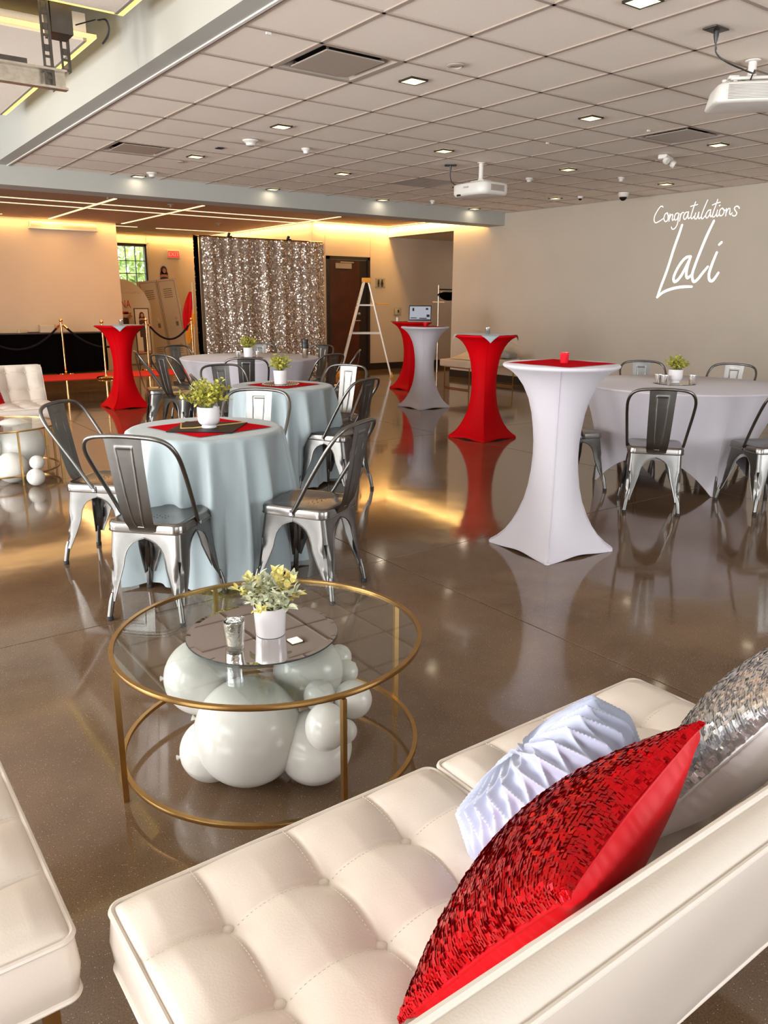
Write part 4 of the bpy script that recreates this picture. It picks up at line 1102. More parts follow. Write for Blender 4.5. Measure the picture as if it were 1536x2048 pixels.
bd.loops([pl(-.216, .24, .175, .018), pl(-.224, .252, .188, .022), pl(-.235, .258, .192, .024), pl(-.315, .258, .192, .024), pl(-.338, .246, .182, .020), pl(-.345, .22, .16, .01)], cap0=True, cap1=True)
bo = bd.build('projector_body', 'white', t, 50)
m = MB()
for k in range(9): m.box((.2585, -.08+k*.02, -.275), (.006, .012, .055))
m.box((.257, 0, -.275), (.004, .20, .062)); m.build('side_grille', 'vent', bo)
m = MB().rbox((-.125, -.200, -.332), (.06, .012, .018), .003); m.build('sensor_window', 'dark', bo)
tm = text_mb('EPSON', .026, 'grey', t, (.0, -.2175, -.265), (PI/2, 0, 0), 'maker_lettering', .0006)
MB().tube([(-.05, .02, -.20), (-.12, .0, -.20), (-.17, .04, -.205), (-.15, .08, -.21)], .009, 8, smooth=6).build('cable_bundle', 'black', t)
MB().rbox((.13, .1, -.215), (.05, .03, .02), .004).build('adapter', 'grey', t)
t = thing('ceiling_outlet', 'black ceiling outlet with cord beside the middle projector', 'outlet', (6.33-.28, 7.05, CZ), R40(-40))
MB().rbox((0, 0, -.004), (.13, .09, .008), .002).build('cover_plate', 'black', t)
MB().tube([(0, 0, -.005), (0, 0, -.05)], .014, 8, rs=[.016, .009]).build('plug', 'black', t)
MB().tube([(0, 0, -.05), (.0, -.0, -.12), (.03, -.03, -.19), (.12, -.10, -.225), (.20, -.12, -.21)], .0045, 6, smooth=6).build('cord', 'black', t)
# near projector at the right edge, seen from its grille side
t = thing('projector', 'white ceiling projector cut by the right picture edge, slotted side facing the viewer', 'projector', (4.985, 2.99, CZ+.085), R40(-46), 'white ceiling projectors')
MB().lathe([(.045, -.085), (.045, -.091), (.024, -.093), (.024, -.16), (.03, -.165), (.03, -.175)], 20).build('ceiling_pole', 'white', t)
m = MB().rbox((0, 0, -.195), (.26, .14, .018), .005).rbox((-.11, -.03, -.185), (.06, .05, .02), .004)
for x in (-.10, .10):
    for y in (-.05, .05): m.lathe([(.012, -.205), (.012, -.232)], 12, (x, y, 0))
m.build('mount_plate', 'white', t)
MB().lathe([(.008, -.20), (.016, -.203), (.016, -.212), (.008, -.22), (.008, -.235)], 14, (-.165, -.06, 0)).build('thumb_screw', 'white', t)
bd = MB().loops([pl(-.232, .20, .150, .004), pl(-.240, .212, .160, .006), pl(-.252, .216, .163, .006), pl(-.335, .236, .170, .008), pl(-.344, .230, .165, .006), pl(-.349, .20, .14, .0)], cap0=True, cap1=True)
bo = bd.build('projector_body', 'white', t, 50)
m = MB()
for k in range(10): m.box((-.01, -.1685-k*.0010, -.254-k*.0085), (.30, .008, .0028))
m.build('slot_grille', 'grey', bo)
MB().tube([(.06, .0, -.18), (-.02, -.03, -.19), (-.08, -.05, -.222)], .0055, 6, smooth=6).build('cable', 'black', t)
t = thing('ceiling_outlet', 'metal ceiling outlet box with black plug near the right picture edge', 'outlet', (4.27, 2.80, CZ), R40(0))
MB().rbox((0, 0, -.004), (.125, .085, .008), .002).build('cover_plate', 'darksteel', t)
MB().box((-.02, 0, -.009), (.05, .045, .004)).build('socket', 'black', t)
MB().tube([(.01, 0, -.005), (.01, 0, -.035), (.012, 0, -.07)], .014, 8, rs=[.015, .014, .006]).build('plug', 'black', t)
MB().tube([(.012, 0, -.07), (.03, .0, -.115), (.10, -.02, -.15), (.24, -.03, -.165), (.42, .0, -.155), (.56, .08, -.10), (.66, .16, -.12)], .0045, 6, smooth=7).tube([(.018, 0, -.085), (.024, 0, -.10)], .0055, 6).build('cord', 'black', t)
def dome(x, y, s, lab, dark=True):
    t = thing('dome_camera', lab, 'camera', (x, y, CZ))
    MB().lathe([(.062*s, 0), (.062*s, -.02*s), (.055*s, -.045*s), (.047*s, -.052*s)], 28).build('camera_housing', 'white', t)
    MB().lathe([(.043*s, -.045*s)]+[(.043*s*math.cos(k*PI/16), -.05*s-.043*s*math.sin(k*PI/16)) for k in range(0, 8)], 24).build('dome_glass', 'blackgloss', t)
dome(9.348, 7.278, 1.15, 'black dome camera on the ceiling nearest the lettered wall')
dome(9.2, 7.9, .6, 'small dome camera on the ceiling left of the larger dome camera')
def det(x, y, r, lab, nm='smoke_detector', h=.045):
    t = thing(nm, lab, 'ceiling sensor', (x, y, CZ))
    MB().lathe([(r, 0), (r, -.010), (r*.8, -.018), (r*.62, -h*.6), (r*.55, -h), (r*.3, -h-.004)], 28).build('housing', 'white', t)
    MB().lathe([(r*.40, -h-.002), (r*.40, -h-.008), (r*.2, -h-.010)], 16).build('sensor_cap', 'grey', t)
det(3.676, 7.15, .075, 'cream smoke detector beside the recessed light on the left')
det(4.294, 7.183, .045, 'small white round sensor right of the smoke detector')
det(7.40, 7.166, .045, 'small white round sensor right of the middle projector')
det(7.891, 9.586, .04, 'small white round sensor near the far beam')
det(8.218, 6.45, .04, 'small white disc sensor near the dome cameras')
tag(MB().lathe([(.055, 0), (.055, -.005), (.040, -.010), (.038, -.004)], 32, (3.605, 4.178, CZ)).build('ceiling_speaker', 'vent'), 'flat round ceiling disc between the large diffuser and the nearest lights', 'ceiling sensor')
tag(MB().lathe([(.04, 0), (.04, -.006), (.02, -.008)], 24, (3.624, 8.695, CZ)).build('ceiling_speaker', 'vent'), 'flat small ceiling disc near the far beam on the left', 'ceiling sensor')
tag(MB().box((3.613, 7.69, CZ-.003), (.07, .07, .006)).box((3.613, 7.69, CZ-.007), (.04, .04, .004)).build('ceiling_socket', 'black'), 'small black square socket in the ceiling beside a recessed light', 'outlet')
t = thing('emergency_light', 'white twin-head emergency light on the ceiling before the lettered wall', 'emergency light', (7.401, 5.271, CZ), R40(20))
MB().rbox((0, 0, -.022), (.27, .09, .044), .012).build('light_housing', 'white', t)
for s_ in (-1, 1):
    k = MB().lathe([(.02, 0), (.034, .012), (.036, .045), (.030, .05)], 20).build('lamp_head', 'white', t); k.matrix_basis = Matrix.Translation((s_*.12, -.02, -.05)) @ Matrix.Rotation(R40(120), 4, 'X') @ Matrix.Rotation(s_*.3, 4, 'Y')
det(3.64, 9.62, .06, 'cream spotlight-style sensor close to the far beam on the left')
# tile clips on the grid
for x, y, lab in ((2.36, 4.33, 'tiny white clip on the ceiling grid beside the soffit'), (5.93, 5.53, 'tiny white clip on the grid beside the middle projector'), (6.2, 5.53-.61*1.5, 'tiny white clip on the grid behind the right diffuser')):
    tag(MB().box((x, y, CZ-.006), (.03, .012, .012)).build('grid_clip', 'white'), lab, 'clip')

# ================================================================ PROJECTED LETTERING
SMALL_ = [[[(7.022,2.649),(7.038,2.662),(7.065,2.659),(7.103,2.616),(7.139,2.556),(7.149,2.509),(7.14,2.47),(7.112,2.453),(7.059,2.47),(6.994,2.503)]],[[(6.945,2.571),(6.977,2.556),(6.991,2.509),(6.979,2.471),(6.95,2.456),(6.926,2.486),(6.929,2.536),(6.948,2.571),(6.92,2.527),(6.895,2.537)]],[[(6.9,2.552),(6.905,2.503),(6.907,2.456)],[(6.905,2.491),(6.883,2.536),(6.862,2.543),(6.854,2.526),(6.86,2.487),(6.848,2.464),(6.824,2.491)]],[[(6.776,2.553),(6.805,2.55),(6.825,2.516),(6.822,2.478),(6.803,2.465),(6.777,2.487),(6.762,2.544)],[(6.762,2.544),(6.764,2.486),(6.768,2.425),(6.787,2.377),(6.817,2.351),(6.847,2.356),(6.861,2.382)]],[[(6.739,2.54),(6.735,2.497),(6.741,2.448)],[(6.738,2.491),(6.723,2.539),(6.704,2.556),(6.686,2.55)]],[[(6.634,2.556),(6.662,2.549),(6.684,2.511),(6.68,2.477),(6.658,2.465),(6.634,2.495),(6.617,2.557)],[(6.617,2.557),(6.619,2.5),(6.606,2.469),(6.585,2.485)]],[[(6.525,2.674),(6.548,2.603),(6.569,2.521),(6.571,2.481),(6.554,2.465),(6.526,2.493)],[(6.593,2.623),(6.545,2.631),(6.492,2.638)]],[[(6.506,2.534),(6.518,2.486),(6.507,2.459),(6.484,2.466),(6.46,2.539)],[(6.46,2.539),(6.463,2.482),(6.447,2.457),(6.426,2.474)]],[[(6.35,2.682),(6.381,2.607),(6.412,2.517),(6.416,2.469),(6.396,2.453),(6.366,2.485)]],[[(6.301,2.556),(6.328,2.546),(6.354,2.504),(6.35,2.468),(6.331,2.458),(6.303,2.494),(6.29,2.555)],[(6.29,2.555),(6.291,2.499),(6.279,2.468),(6.261,2.485)]],[[(6.207,2.675),(6.227,2.6),(6.253,2.514),(6.254,2.472),(6.234,2.463),(6.207,2.493)],[(6.274,2.613),(6.221,2.629),(6.166,2.638)]],[[(6.194,2.545),(6.2,2.492),(6.187,2.464),(6.164,2.495)],[(6.176,2.595),(6.164,2.602)]],[[(6.129,2.563),(6.156,2.544),(6.164,2.501),(6.15,2.473),(6.123,2.473),(6.1,2.502),(6.102,2.539),(6.129,2.563),(6.098,2.535),(6.077,2.537)]],[[(6.069,2.552),(6.069,2.505),(6.069,2.462)],[(6.07,2.5),(6.046,2.544),(6.026,2.55),(6.018,2.533),(6.018,2.493),(6.005,2.474),(5.982,2.495)]],[[(5.891,2.541),(5.914,2.566),(5.946,2.565),(5.96,2.543),(5.942,2.515),(5.92,2.488),(5.93,2.46),(5.958,2.454),(5.978,2.467)]]]
BIG_ = [[[(6.695,2.395),(6.732,2.268),(6.787,2.095),(6.861,1.819),(6.931,1.613),(6.98,1.452)],[(6.98,1.452),(6.889,1.519),(6.755,1.564),(6.607,1.587),(6.452,1.589)]],[[(6.514,1.981),(6.579,1.972),(6.646,1.914),(6.709,1.815),(6.747,1.714),(6.728,1.658),(6.678,1.681),(6.613,1.768),(6.514,1.978)],[(6.514,1.978),(6.549,1.848),(6.555,1.748),(6.529,1.703),(6.478,1.74)]],[[(6.228,2.415),(6.309,2.231),(6.383,2.028),(6.435,1.87),(6.464,1.746),(6.436,1.658),(6.383,1.676),(6.308,1.767),(6.244,1.842)]],[[(6.137,2.018),(6.182,1.886),(6.215,1.753),(6.198,1.673),(6.148,1.666),(6.081,1.76)],[(6.084,2.141),(6.115,2.115)]]]
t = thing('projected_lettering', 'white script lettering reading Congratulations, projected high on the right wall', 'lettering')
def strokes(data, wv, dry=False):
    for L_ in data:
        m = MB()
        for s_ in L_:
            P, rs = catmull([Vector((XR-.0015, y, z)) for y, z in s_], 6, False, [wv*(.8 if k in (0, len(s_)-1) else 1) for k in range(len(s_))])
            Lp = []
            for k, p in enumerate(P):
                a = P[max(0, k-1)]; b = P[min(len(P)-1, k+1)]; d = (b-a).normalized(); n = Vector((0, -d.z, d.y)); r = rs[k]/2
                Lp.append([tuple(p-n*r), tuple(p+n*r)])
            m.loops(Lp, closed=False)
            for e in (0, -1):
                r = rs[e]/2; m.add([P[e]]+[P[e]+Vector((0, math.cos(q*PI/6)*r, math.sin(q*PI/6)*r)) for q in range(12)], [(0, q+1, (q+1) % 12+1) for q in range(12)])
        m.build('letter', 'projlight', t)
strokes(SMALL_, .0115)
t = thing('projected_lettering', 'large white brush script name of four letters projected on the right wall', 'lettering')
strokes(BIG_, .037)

# ================================================================ FAR ROOM
# projector screen housing on the block wall
t = thing('screen_housing', 'long cream projection screen housing on the wall below the glowing cove', 'screen housing', (4.33, 16.2, 2.70))
MB().rbox((0, -.05, 0), (1.20, .10, .11), .01).build('case', 'warmwall', t)
MB().box((0, -.055, -.062), (1.24, .12, .018)).build('bottom_bar', 'trim', t)
# exit sign
t = thing('exit_sign', 'illuminated red exit sign on the wall above the lockers', 'sign', (7.455, 18.69, 2.41))
MB().rbox((0, -.02, 0), (.33, .05, .20), .015).build('sign_frame', 'wall', t)
MB().box((0, -.0465, 0), (.27, .004, .145)).build('sign_face', 'exitface', t)
text_mb('EXIT', .13, 'exitred', t, (0, -.050, -.002), (PI/2, 0, 0), 'exit_letters')
# lockers board
t = thing('locker_cutout', 'leaning printed board of two beige school lockers', 'display board', (6.90, 17.75, 0), R40(4), rot=(R40(-4), R40(-6.5), 0))
MB().box((0, 0, .91), (.92, .03, 1.82)).build('board', 'locker', t)
for x in (-.215, .215):
    dm = MB()
    for a, b, c_, d in ((0, .86, .37, .008), (0, -.86, .37, .008)): dm.box((x+a, -.0165, .93+b*.98), (c_, .003, .008))
    for sx in (-.185, .185): dm.box((x+sx, -.0165, .92), (.008, .003, 1.70))
    dm.build('door_outline', 'lockline', t)
    for k in range(5):
        MB().box((x, -.017, 1.60-k*.045), (.20, .003, .016)).build('vent_slot', 'lockline', t)
        MB().box((x, -.017, .34-k*.045), (.20, .003, .012)).build('vent_slot', 'lockline', t)
    MB().lathe([(.035, 0), (.03, .005), (.01, .006)], 16).build('lock_dial', 'galv', t).matrix_basis = Matrix.Translation((x+.08, -.016, .94)) @ Matrix.Rotation(PI/2, 4, 'X')
    MB().box((x+.08, -.017, .82), (.06, .004, .10)).build('latch', 'lockline', t)
MB().box((0, -.0165, .91), (.014, .003, 1.80)).build('door_gap', 'lockline', t)
MB().box((.38, .06, .45), (.05, .10, .9)).box((-.38, .06, .45), (.05, .10, .9)).build('stand', 'board', t)
# cut-out figure on the lockers
def silhouette(t, x, y, z, s, fig):
    """flat printed woman: hair, face and shoulders as thin layers"""
    def ell(cx, cz, rx, rz, yy, m, nm):
        o = MB(); n = 24
        o.loops([[(x+cx*s+rx*s*math.cos(2*PI*i/n), yy, z+cz*s+rz*s*math.sin(2*PI*i/n)) for i in range(n)], [(x+cx*s+rx*s*math.cos(2*PI*i/n), yy+.003, z+cz*s+rz*s*math.sin(2*PI*i/n)) for i in range(n)]], True, True)
        o.build(nm, m, t)
    ell(0, .17, .062, .078, y-.004, 'hair', 'hair'); ell(.0, .10, .078, .075, y-.004, 'hair', 'hair')
    ell(.008, .165, .034, .046, y-.008, 'skin', 'face'); ell(.0, .055, .085, .045, y-.008, 'skin', 'shoulders'); ell(0, .015, .085, .04, y-.011, 'hair', 'dress')
t = thing('cutout_print', 'small cut-out print of a dark-haired woman standing above the lockers', 'print', (6.89, 17.875, 1.80))
def outline(s):
    return [(-.10*s, 0), (.10*s, 0), (.105*s, .06*s), (.085*s, .12*s), (.08*s, .20*s), (.04*s, .26*s), (0, .27*s), (-.04*s, .26*s), (-.08*s, .20*s), (-.09*s, .12*s), (-.105*s, .06*s)]
o_ = outline(1.25); MB().loops([[(x, 0, z) for x, z in o_], [(x, .006, z) for x, z in o_]], True, True).build('white_border', 'board', t)
silhouette(t, 0, 0, 0.01, 1.2, 1)
# arched sign
t = thing('arched_sign', 'tall white arched event sign with red capital letters, partly hidden', 'sign', (5.62, 17.2, 0), R40(0), rot=(R40(-2), 0, 0))
A_ = [(-.68, .02), (.68, .02)]+[(.68*math.cos(k*PI/40), 1.12+.68*math.sin(k*PI/40)) for k in range(41)]
MB().loops([[(x, 0, z) for x, z in A_], [(x, .02, z) for x, z in A_]], True, True).build('board', 'board', t)
text_mb('ANA', .24, 'redprint', t, (.08, -.006, 1.27), (PI/2, 0, 0), 'red_letters', .001, .62)
m = MB()
for k in range(9): m.tube([(-.02+k*.055, -.004, 1.50+.02*math.sin(k*2)), (.005+k*.055, -.004, 1.54-.01*(k % 3)), (.02+k*.055, -.004, 1.50)], .004, 5)
m.build('grey_script', 'vent', t)
p_ = thing('picture', 'framed full-length picture of a woman before the arched sign', 'picture', (5.93, 16.8, .72), 0, rot=(R40(-3), 0, 0))
MB().box((0, 0, 0), (.30, .012, .94)).build('photo', 'board', p_)
MB().box((-.15, -.004, 0), (.016, .02, .95)).box((.15, -.004, 0), (.016, .02, .95)).box((0, -.004, .47), (.31, .02, .016)).box((0, -.004, -.47), (.31, .02, .016)).build('picture_frame', 'doorframe', p_)
silhouette(p_, 0, -.006, .19, .85, 2)
MB().box((.0, -.008, .05), (.13, .004, .34)).box((.02, -.010, -.25), (.07, .004, .36)).build('figure', 'hair', p_)
MB().box((0, -.008, -.43), (.28, .004, .06)).build('printed_floor', 'skin', p_)
MB().box((-.12, .02, -.50), (.02, .02, .44)).box((.12, .02, -.50), (.02, .02, .44)).build('easel', 'darksteel', p_)
t = thing('cutout_print', 'red and black printed figure cut by the block wall, below the red capital letters', 'print', (5.66, 17.08, .80))
MB().box((0, 0, 0), (.16, .01, .40)).build('dress', 'hair', t); MB().box((.10, -.008, .22), (.07, .006, .10), (0, .8, 0)).box((.06, -.008, .29), (.16, .006, .03)).build('arm', 'skin', t); MB().box((.02, -.008, .30), (.12, .006, .06)).build('collar', 'redprint', t)
MB().box((0, .02, -.50), (.02, .02, .60)).build('stand', 'darksteel', t)
# letter cut-out and flags right of the lockers
t = thing('letter_cutout', 'tall red and white printed pennant board leaning beside the lockers', 'display board', (7.30, 18.0, 0), rot=(R40(-4), R40(-7), R40(-10)))
MB().box((0, 0, .75), (.20, .02, 1.50)).build('board', 'board', t); MB().box((-.055, -.012, 1.28), (.022, .004, .36)).box((.06, -.012, .66), (.026, .004, 1.3)).box((0, -.012, 1.28), (.02, .004, .38), (0, -.25, 0)).box((0, -.012, 1.46), (.15, .004, .022)).build('red_print', 'redprint', t)
t = thing('furled_flag', 'furled red and yellow flags in the corner beside the sequin curtain', 'flag', (7.24, 17.2, 0))
MB().tube([(0, 0, 0), (.02, 0, 1.75)], .012, 8).build('flag_pole', 'alum', t)
def flag(dx, r0_, m, nm, z0_, z1_):
    L = []
    for k in range(14):
        v = k/13; z = z0_+(z1_-z0_)*v; row = []
        for i in range(36):
            a = 2*PI*i/36; r = r0_*math.sin(PI*(.12+.80*v))*(1+.25*math.sin(6*a+v*3)); row.append((dx-.16*(1-v)+r*math.cos(a), .02+r*.5*math.sin(a), z))
        L.append(row)
    MB().loops(L, True, True).build(nm, m, t)
flag(-.02, .10, 'redcloth', 'red_flag', .70, 1.55); flag(.02, .085, 'orange', 'yellow_flag', .42, 1.20)
tag(MB().tube([(8.02, 17.0, .0), (7.98, 17.0, .95)], .012, 8).build('broom_handle', 'alum'), 'pale pole leaning in the corner beside the curtain frame', 'pole')

# sequin curtain
Y0 = 11.7; X0, X1 = 5.13, 7.31; ZT = 2.30
t = thing('sequin_curtain', 'champagne sequin backdrop curtain on a dark frame', 'curtain', (0, Y0, 0))
def cf(u, v):
    x = X0+u*(X1-X0); z = .03+v*(ZT-.03)
    y = .020*math.sin(x*15+1.6*math.sin(x*5))+.007*math.sin(x*41+z)+.010*math.sin(z*3+x*9)
    return Vector((x, y, z))
MB().grid(cf, 180, 30).build('curtain_cloth', 'champcloth', t, 80)
m = MB(); rr = random.Random(3)
for k in range(13000):
    u, v = rr.random(), rr.random(); p = cf(u, v); e = 1e-3; d = (cf(min(1, u+e), v)-p).normalized(); n = Vector((d.y, -d.x, 0)).normalized()
    if n.y > 0: n = -n
    n = (n+Vector((rr.gauss(0, .34), 0, rr.gauss(0, .34)))).normalized(); a = n.cross(Vector((0, 0, 1))).normalized(); b = n.cross(a); s_ = .0115*rr.uniform(.65, 1.15)
    c0 = p+Vector((0, -.008-rr.random()*.006, 0))
    m.add([c0+a*s_*math.cos(q*PI/3)+b*s_*math.sin(q*PI/3) for q in range(6)], [(0, 1, 2, 3, 4, 5)])
m.build('sequins', 'champagne', t, 5)['kind'] = 'stuff'
MB().tube([(X0-.02, .06, ZT+.01), (X1, .06, ZT+.01)], .018, 10).build('top_rail', 'brass', t)
m = MB()
for x in (X0, X1): m.tube([(x, .06, 0), (x, .06, ZT)], .018, 8).box((x, .06, .01), (.08, .5, .02))
m.build('upright', 'darksteel', t)
m = MB()
for x in (X0+.47, X0+1.52): m.box((x, .05, ZT+.04), (.035, .03, .09), (0, .4, 0)).box((x+.03, .05, ZT+.03), (.06, .02, .02))
m.build('spring_clamp', 'black', t)
t = thing('fringe_panel', 'black fringed side panel along the left edge of the sequin curtain', 'panel', (X0-.05, Y0+.05, 0))
MB().box((0, .03, ZT/2), (.03, .05, ZT+.02)).build('panel_core', 'blackcloth', t)
m = MB(); rr = random.Random(8)
for k in range(1500):
    z = rr.uniform(.02, ZT+.02); y = rr.uniform(0, .05); a = rr.uniform(-1, 1)
    p = Vector((-.012, y, z)); m.add([p, p+Vector((-.028, rr.uniform(-.02, .02), .02*a)), p+Vector((-.03, .012, .02*a-.02))], [(0, 1, 2)])
m.build('fringe', 'blackcloth', t, 5)['kind'] = 'stuff'

# stepladder
t = thing('stepladder', 'white stepladder with yellow top before the dark door', 'ladder', (8.50, 12.17, 0), R40(-35))
T0 = Vector((0, 0, 1.72))
for sgn in (-1, 1):
    m = MB(); a = Vector((-.50, sgn*.23, .02)); b = Vector((-.05, sgn*.13, 1.70)); d = (b-a).normalized(); q = d.to_track_quat('Z', 'Y').to_matrix()
    m.box((a+b)/2, (.11, .03, (b-a).length), q); m.build('front_rail', 'alum', t)
    m = MB(); a = Vector((.46, sgn*.24, .02)); b = Vector((.04, sgn*.13, 1.70)); d = (b-a).normalized(); q = d.to_track_quat('Z', 'Y').to_matrix()
    m.box((a+b)/2, (.036, .024, (b-a).length), q); m.build('rear_rail', 'alum', t)
    MB().rbox((-.515, sgn*.235, .04), (.10, .05, .09), .008).build('rubber_foot', 'orange', t)
    MB().rbox((.47, sgn*.245, .03), (.05, .035, .06), .006).build('rubber_foot', 'orange', t)
for k in range(5):
    f = (k+1)/5.8; x = -.50+.45*f; MB().box((x, 0, .02+1.68*f), (.05, .46-.20*f, .025)).build('step', 'alum', t)
for k in range(4):
    f = (k+1)/5; x = .46-.42*f; MB().box((x, 0, .02+1.68*f), (.02, .46-.20*f, .025)).build('rear_brace', 'alum', t)
m = MB()
for s_ in (-1, 1): m.box((-.01, s_*.20, .80), (.52, .012, .025)).box((-.0, s_*.16, 1.30), (.28, .012, .025))
m.build('spreader', 'alum', t)
MB().rbox((0, 0, 1.735), (.17, .34, .085), .012).build('top_cap', 'orange', t)
MB().rbox((.24, .05, 1.33), (.34, .28, .022), .006).build('paint_shelf', 'orange', t)
MB().box((-.36, -.225, .55), (.05, .003, .45), (0, R40(15), 0)).build('warning_label', 'board', t)
text_mb('CAUTION', .06, 'lockline', t, (-.16, -.166, 1.36), (PI/2, -R40(75), 0), 'rail_lettering', .0005)
# restroom sign
t = thing('restroom_sign', 'clear glass restroom sign with two dark figures beside the door', 'sign', (9.68, 13.39, 1.72))
MB().box((0, -.02, 0), (.24, .006, .20)).build('glass_plate', 'glass', t)
for x in (-.045, .045):
    m = MB(); m.tube([(x, -.025, .01), (x, -.025, .045)], .016, 8).sphere((x, -.025, .062), .016, 10, 8); m.add([(x-.015, -.026, .04), (x+.015, -.026, .04), (x+(.035 if x > 0 else .022), -.026, -.02), (x-(.035 if x > 0 else .022), -.026, -.02)], [(0, 1, 2, 3)]); m.box((x-.012, -.025, -.045), (.012, .006, .06)).box((x+.012, -.025, -.045), (.012, .006, .06)); m.build('figure', 'hair', t)
m = MB()
for a in (-.105, .105):
    for b in (-.085, .085): m.lathe([(.008, 0), (.008, .02)], 8, (a, 0, b)) if 0 else m.box((a, -.02, b), (.014, .03, .014))
m.build('standoff', 'galv', t)
# thermostat
t = thing('wall_thermostat', 'beige thermostat in a clear guard on the wall by the opening', 'thermostat', (10.12, 13.39, 1.16))
MB().rbox((0, -.03, 0), (.17, .06, .16), .008).build('guard', 'glass', t)
MB().rbox((0, -.015, 0), (.11, .03, .12), .006).build('unit', 'board', t); MB().box((.02, -.032, .01), (.035, .004, .055)).build('display', 'hair', t)
# clothes rack and dark bundle in the corridor
t = thing('clothes_rack', 'brass tube clothes rack in the dark opening', 'clothes rack', (10.33, 12.3, 0))
for x in (0, 1.1): MB().tube([(x, 0, 0), (x, 0, 1.68)], .016, 10).build('upright', 'galv', t)
MB().tube([(0, 0, 1.60), (1.1, 0, 1.60)], .013, 8).build('hanging_rail', 'black', t)
MB().box((.55, 0, 1.36), (1.1, .36, .02)).build('shelf', 'beige', t)
m = MB().box((.55, 0, 1.55), (.95, .05, .03)); m.build('white_strip', 'wall', t)
o = MB().grid(lambda u, v: (.52+(u-.5)*1.1*(1+.1*math.sin(v*6)), .16*math.cos(PI*2*v)*math.sin(PI*min(1, max(.02, u*.96+.02)))**.4, .095+.10*math.sin(2*PI*v)*(math.sin(PI*(u*.96+.02))**.35)*(1+.12*math.sin(u*17))), 40, 20).build('folded_cloth', 'blackcloth')
o.location = (10.33, 12.22, 1.375); tag(o, 'black folded cloth lying on the shelf of the clothes rack', 'cloth')
# bench by the opening
t = thing('bench', 'beige padded bench on gold frame legs behind the cocktail tables', 'bench', (9.0, 9.62, 0), R40(0))
MB().rbox((0, 0, .41), (1.14, .72, .115), .02).build('seat_pad', 'beige', t)
for x in (-.50, .48):
    m = MB(); m.tube([(x, -.30, .012), (x, .30, .012), (x, .30, .345), (x, -.30, .345)], .013, 4, closed=True, square=True); m.build('frame_leg', 'gold', t)
o = MB().grid(lambda u, v: ((u-.5)*.95, (v-.5)*.55, .02+.13*math.sin(PI*u)**.7*math.sin(PI*v)**.7*(.9+.35*math.sin(u*14+v*5))+.09*math.exp(-((u-.72)/.18)**2-((v-.6)/.25)**2)), 50, 30).build('blanket', 'beige')
o.location = (9.05, 9.65, .455); tag(o, 'rumpled beige blanket heaped on the padded bench', 'blanket')
tag(MB().rbox((9.36, 9.33, .53), (.34, .20, .11), .045, (0.2, 0.1, .3)).build('handbag', 'grey'), 'dark grey bag lying on the bench against the blanket', 'bag')
tag(MB().tube([(9.885, 10.9, .92), (9.885, 10.2, .80), (9.885, 9.55, .62)], .004, 6).build('cable', 'wall'), 'thin cable running down the right wall behind the bench', 'cable')

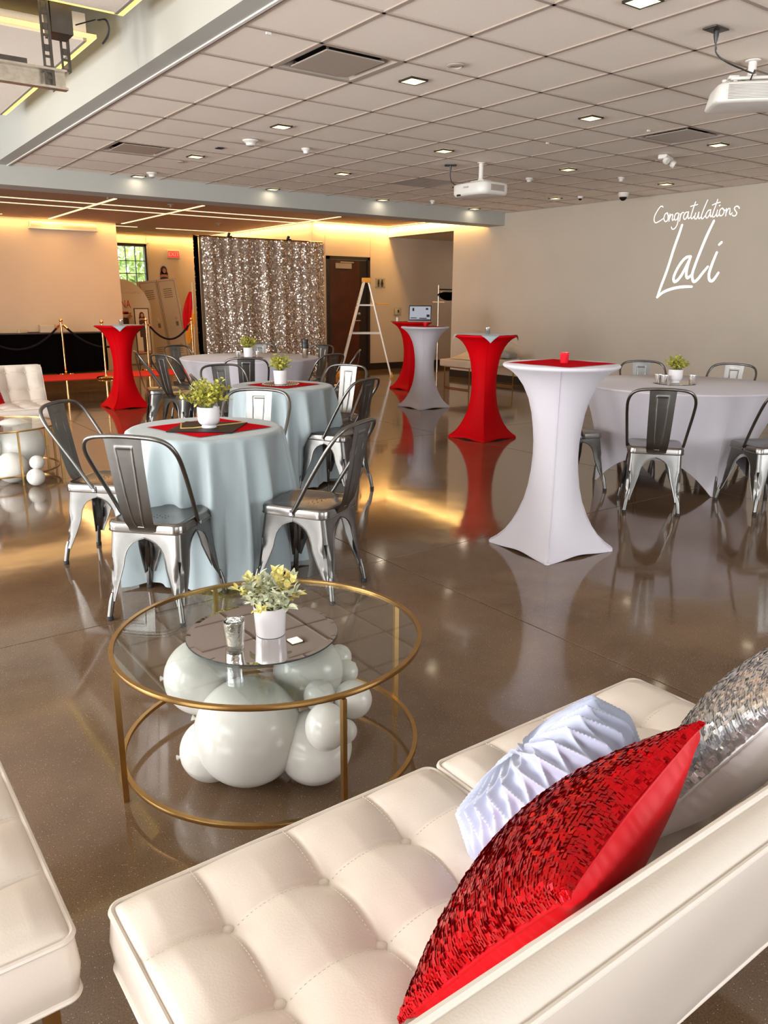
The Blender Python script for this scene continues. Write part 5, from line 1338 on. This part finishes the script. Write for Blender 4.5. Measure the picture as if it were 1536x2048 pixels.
# stanchions, ropes, carpet, counter
tag(MB().rbox((4.9, 15.02, .004), (7.0, 1.10, .008), .002, seg=1).build('carpet_runner', 'carpet'), 'long red carpet runner on the floor before the black counter', 'carpet')
posts = [((3.976, 15.62), 'gold rope post at the left in front of the black counter'), ((4.358, 14.42), 'gold rope post just left of the left red cocktail table'), ((5.60, 15.66), 'gold rope post just right of the left red cocktail table'), ((6.527, 15.60), 'gold rope post before the lockers at the rope end')]
pr = None
for (x, y), lab in posts:
    if pr is None:
        pr = thing('rope_post', lab, 'rope post', (x, y, .009), 0, 'gold rope posts')
        MB().lathe([(.16, 0), (.165, .006), (.16, .02), (.12, .032), (.04, .040), (.03, .05)], 36).build('base', 'brass', pr)
        MB().lathe([(.019, .04), (.019, .925), (.027, .93), (.027, .945), (.019, .95)], 20).build('post', 'brass', pr)
        MB().sphere((0, 0, .985), .035, 20, 14).build('ball_top', 'brass', pr)
        m = MB()
        for a in range(4): m.tube([(.019*math.cos(a*PI/2), .019*math.sin(a*PI/2), .90), (.035*math.cos(a*PI/2), .035*math.sin(a*PI/2), .905)], .006, 6)
        m.build('rope_ring', 'brass', pr)
    else: dup(pr, (x, y, .009), 0, lab)
def rope(a, b, sag, lab):
    a = Vector((*a, .905)); b = Vector((*b, .905)); d = (b-a).normalized(); a = a+d*.04; b = b-d*.04
    t = thing('velvet_rope', lab, 'rope', a, group='black velvet ropes'); P = [a.lerp(b, k/14)-Vector((0, 0, sag*4*(k/14)*(1-k/14)))-a for k in range(15)]
    MB().tube(P, .019, 10, smooth=2).build('rope_cord', 'velvet', t)
    MB().tube([P[0], P[1]*.5], .022, 8).tube([P[-1], P[-1].lerp(P[-2], .5)], .022, 8).build('rope_end', 'brass', t)
rope((3.976, 15.62), (2.4, 15.62), .42, 'black velvet rope leaving the left gold post toward the left')
rope((3.976, 15.62), (5.60, 15.66), .42, 'black velvet rope from the left gold post toward the red cocktail table')
rope((6.527, 15.60), (5.60, 15.66), .30, 'black velvet rope hanging in front of the lockers')
t = thing('counter', 'long black draped counter along the left wall', 'table', (2.9, 16.10, 0))
c_ = MB()
c_.grid(lambda u, v: (-2.2+u*4.15, -.24+.012*math.sin(u*120)+.01*math.sin(u*47+1), .02+v*.72), 160, 4); c_.grid(lambda u, v: (1.95+.01*math.sin(v*30), -.24+u*.32, .02+v*.72), 10, 4); c_.build('drape', 'blackcloth', t)
MB().rbox((-.12, -.10, .75), (4.2, .32, .025), .004, seg=1).build('counter_top', 'doorframe', t)
tag(MB().rbox((3.80, 16.0, .835), (.26, .14, .14), .004, seg=1).build('white_box', 'board'), 'cream box on the black counter behind the left gold post', 'box')
tag(MB().lathe([(.03, 0), (.03, .06), (.02, .065)], 14, (3.30, 15.95, .765)).build('tape_roll', 'board'), 'small pale roll on the black counter at the left', 'roll')
tag(MB().rbox((3.55, 15.95, .772), (.20, .10, .014), .002, seg=1).build('tablet', 'black'), 'flat dark tablet lying on the black counter', 'tablet')
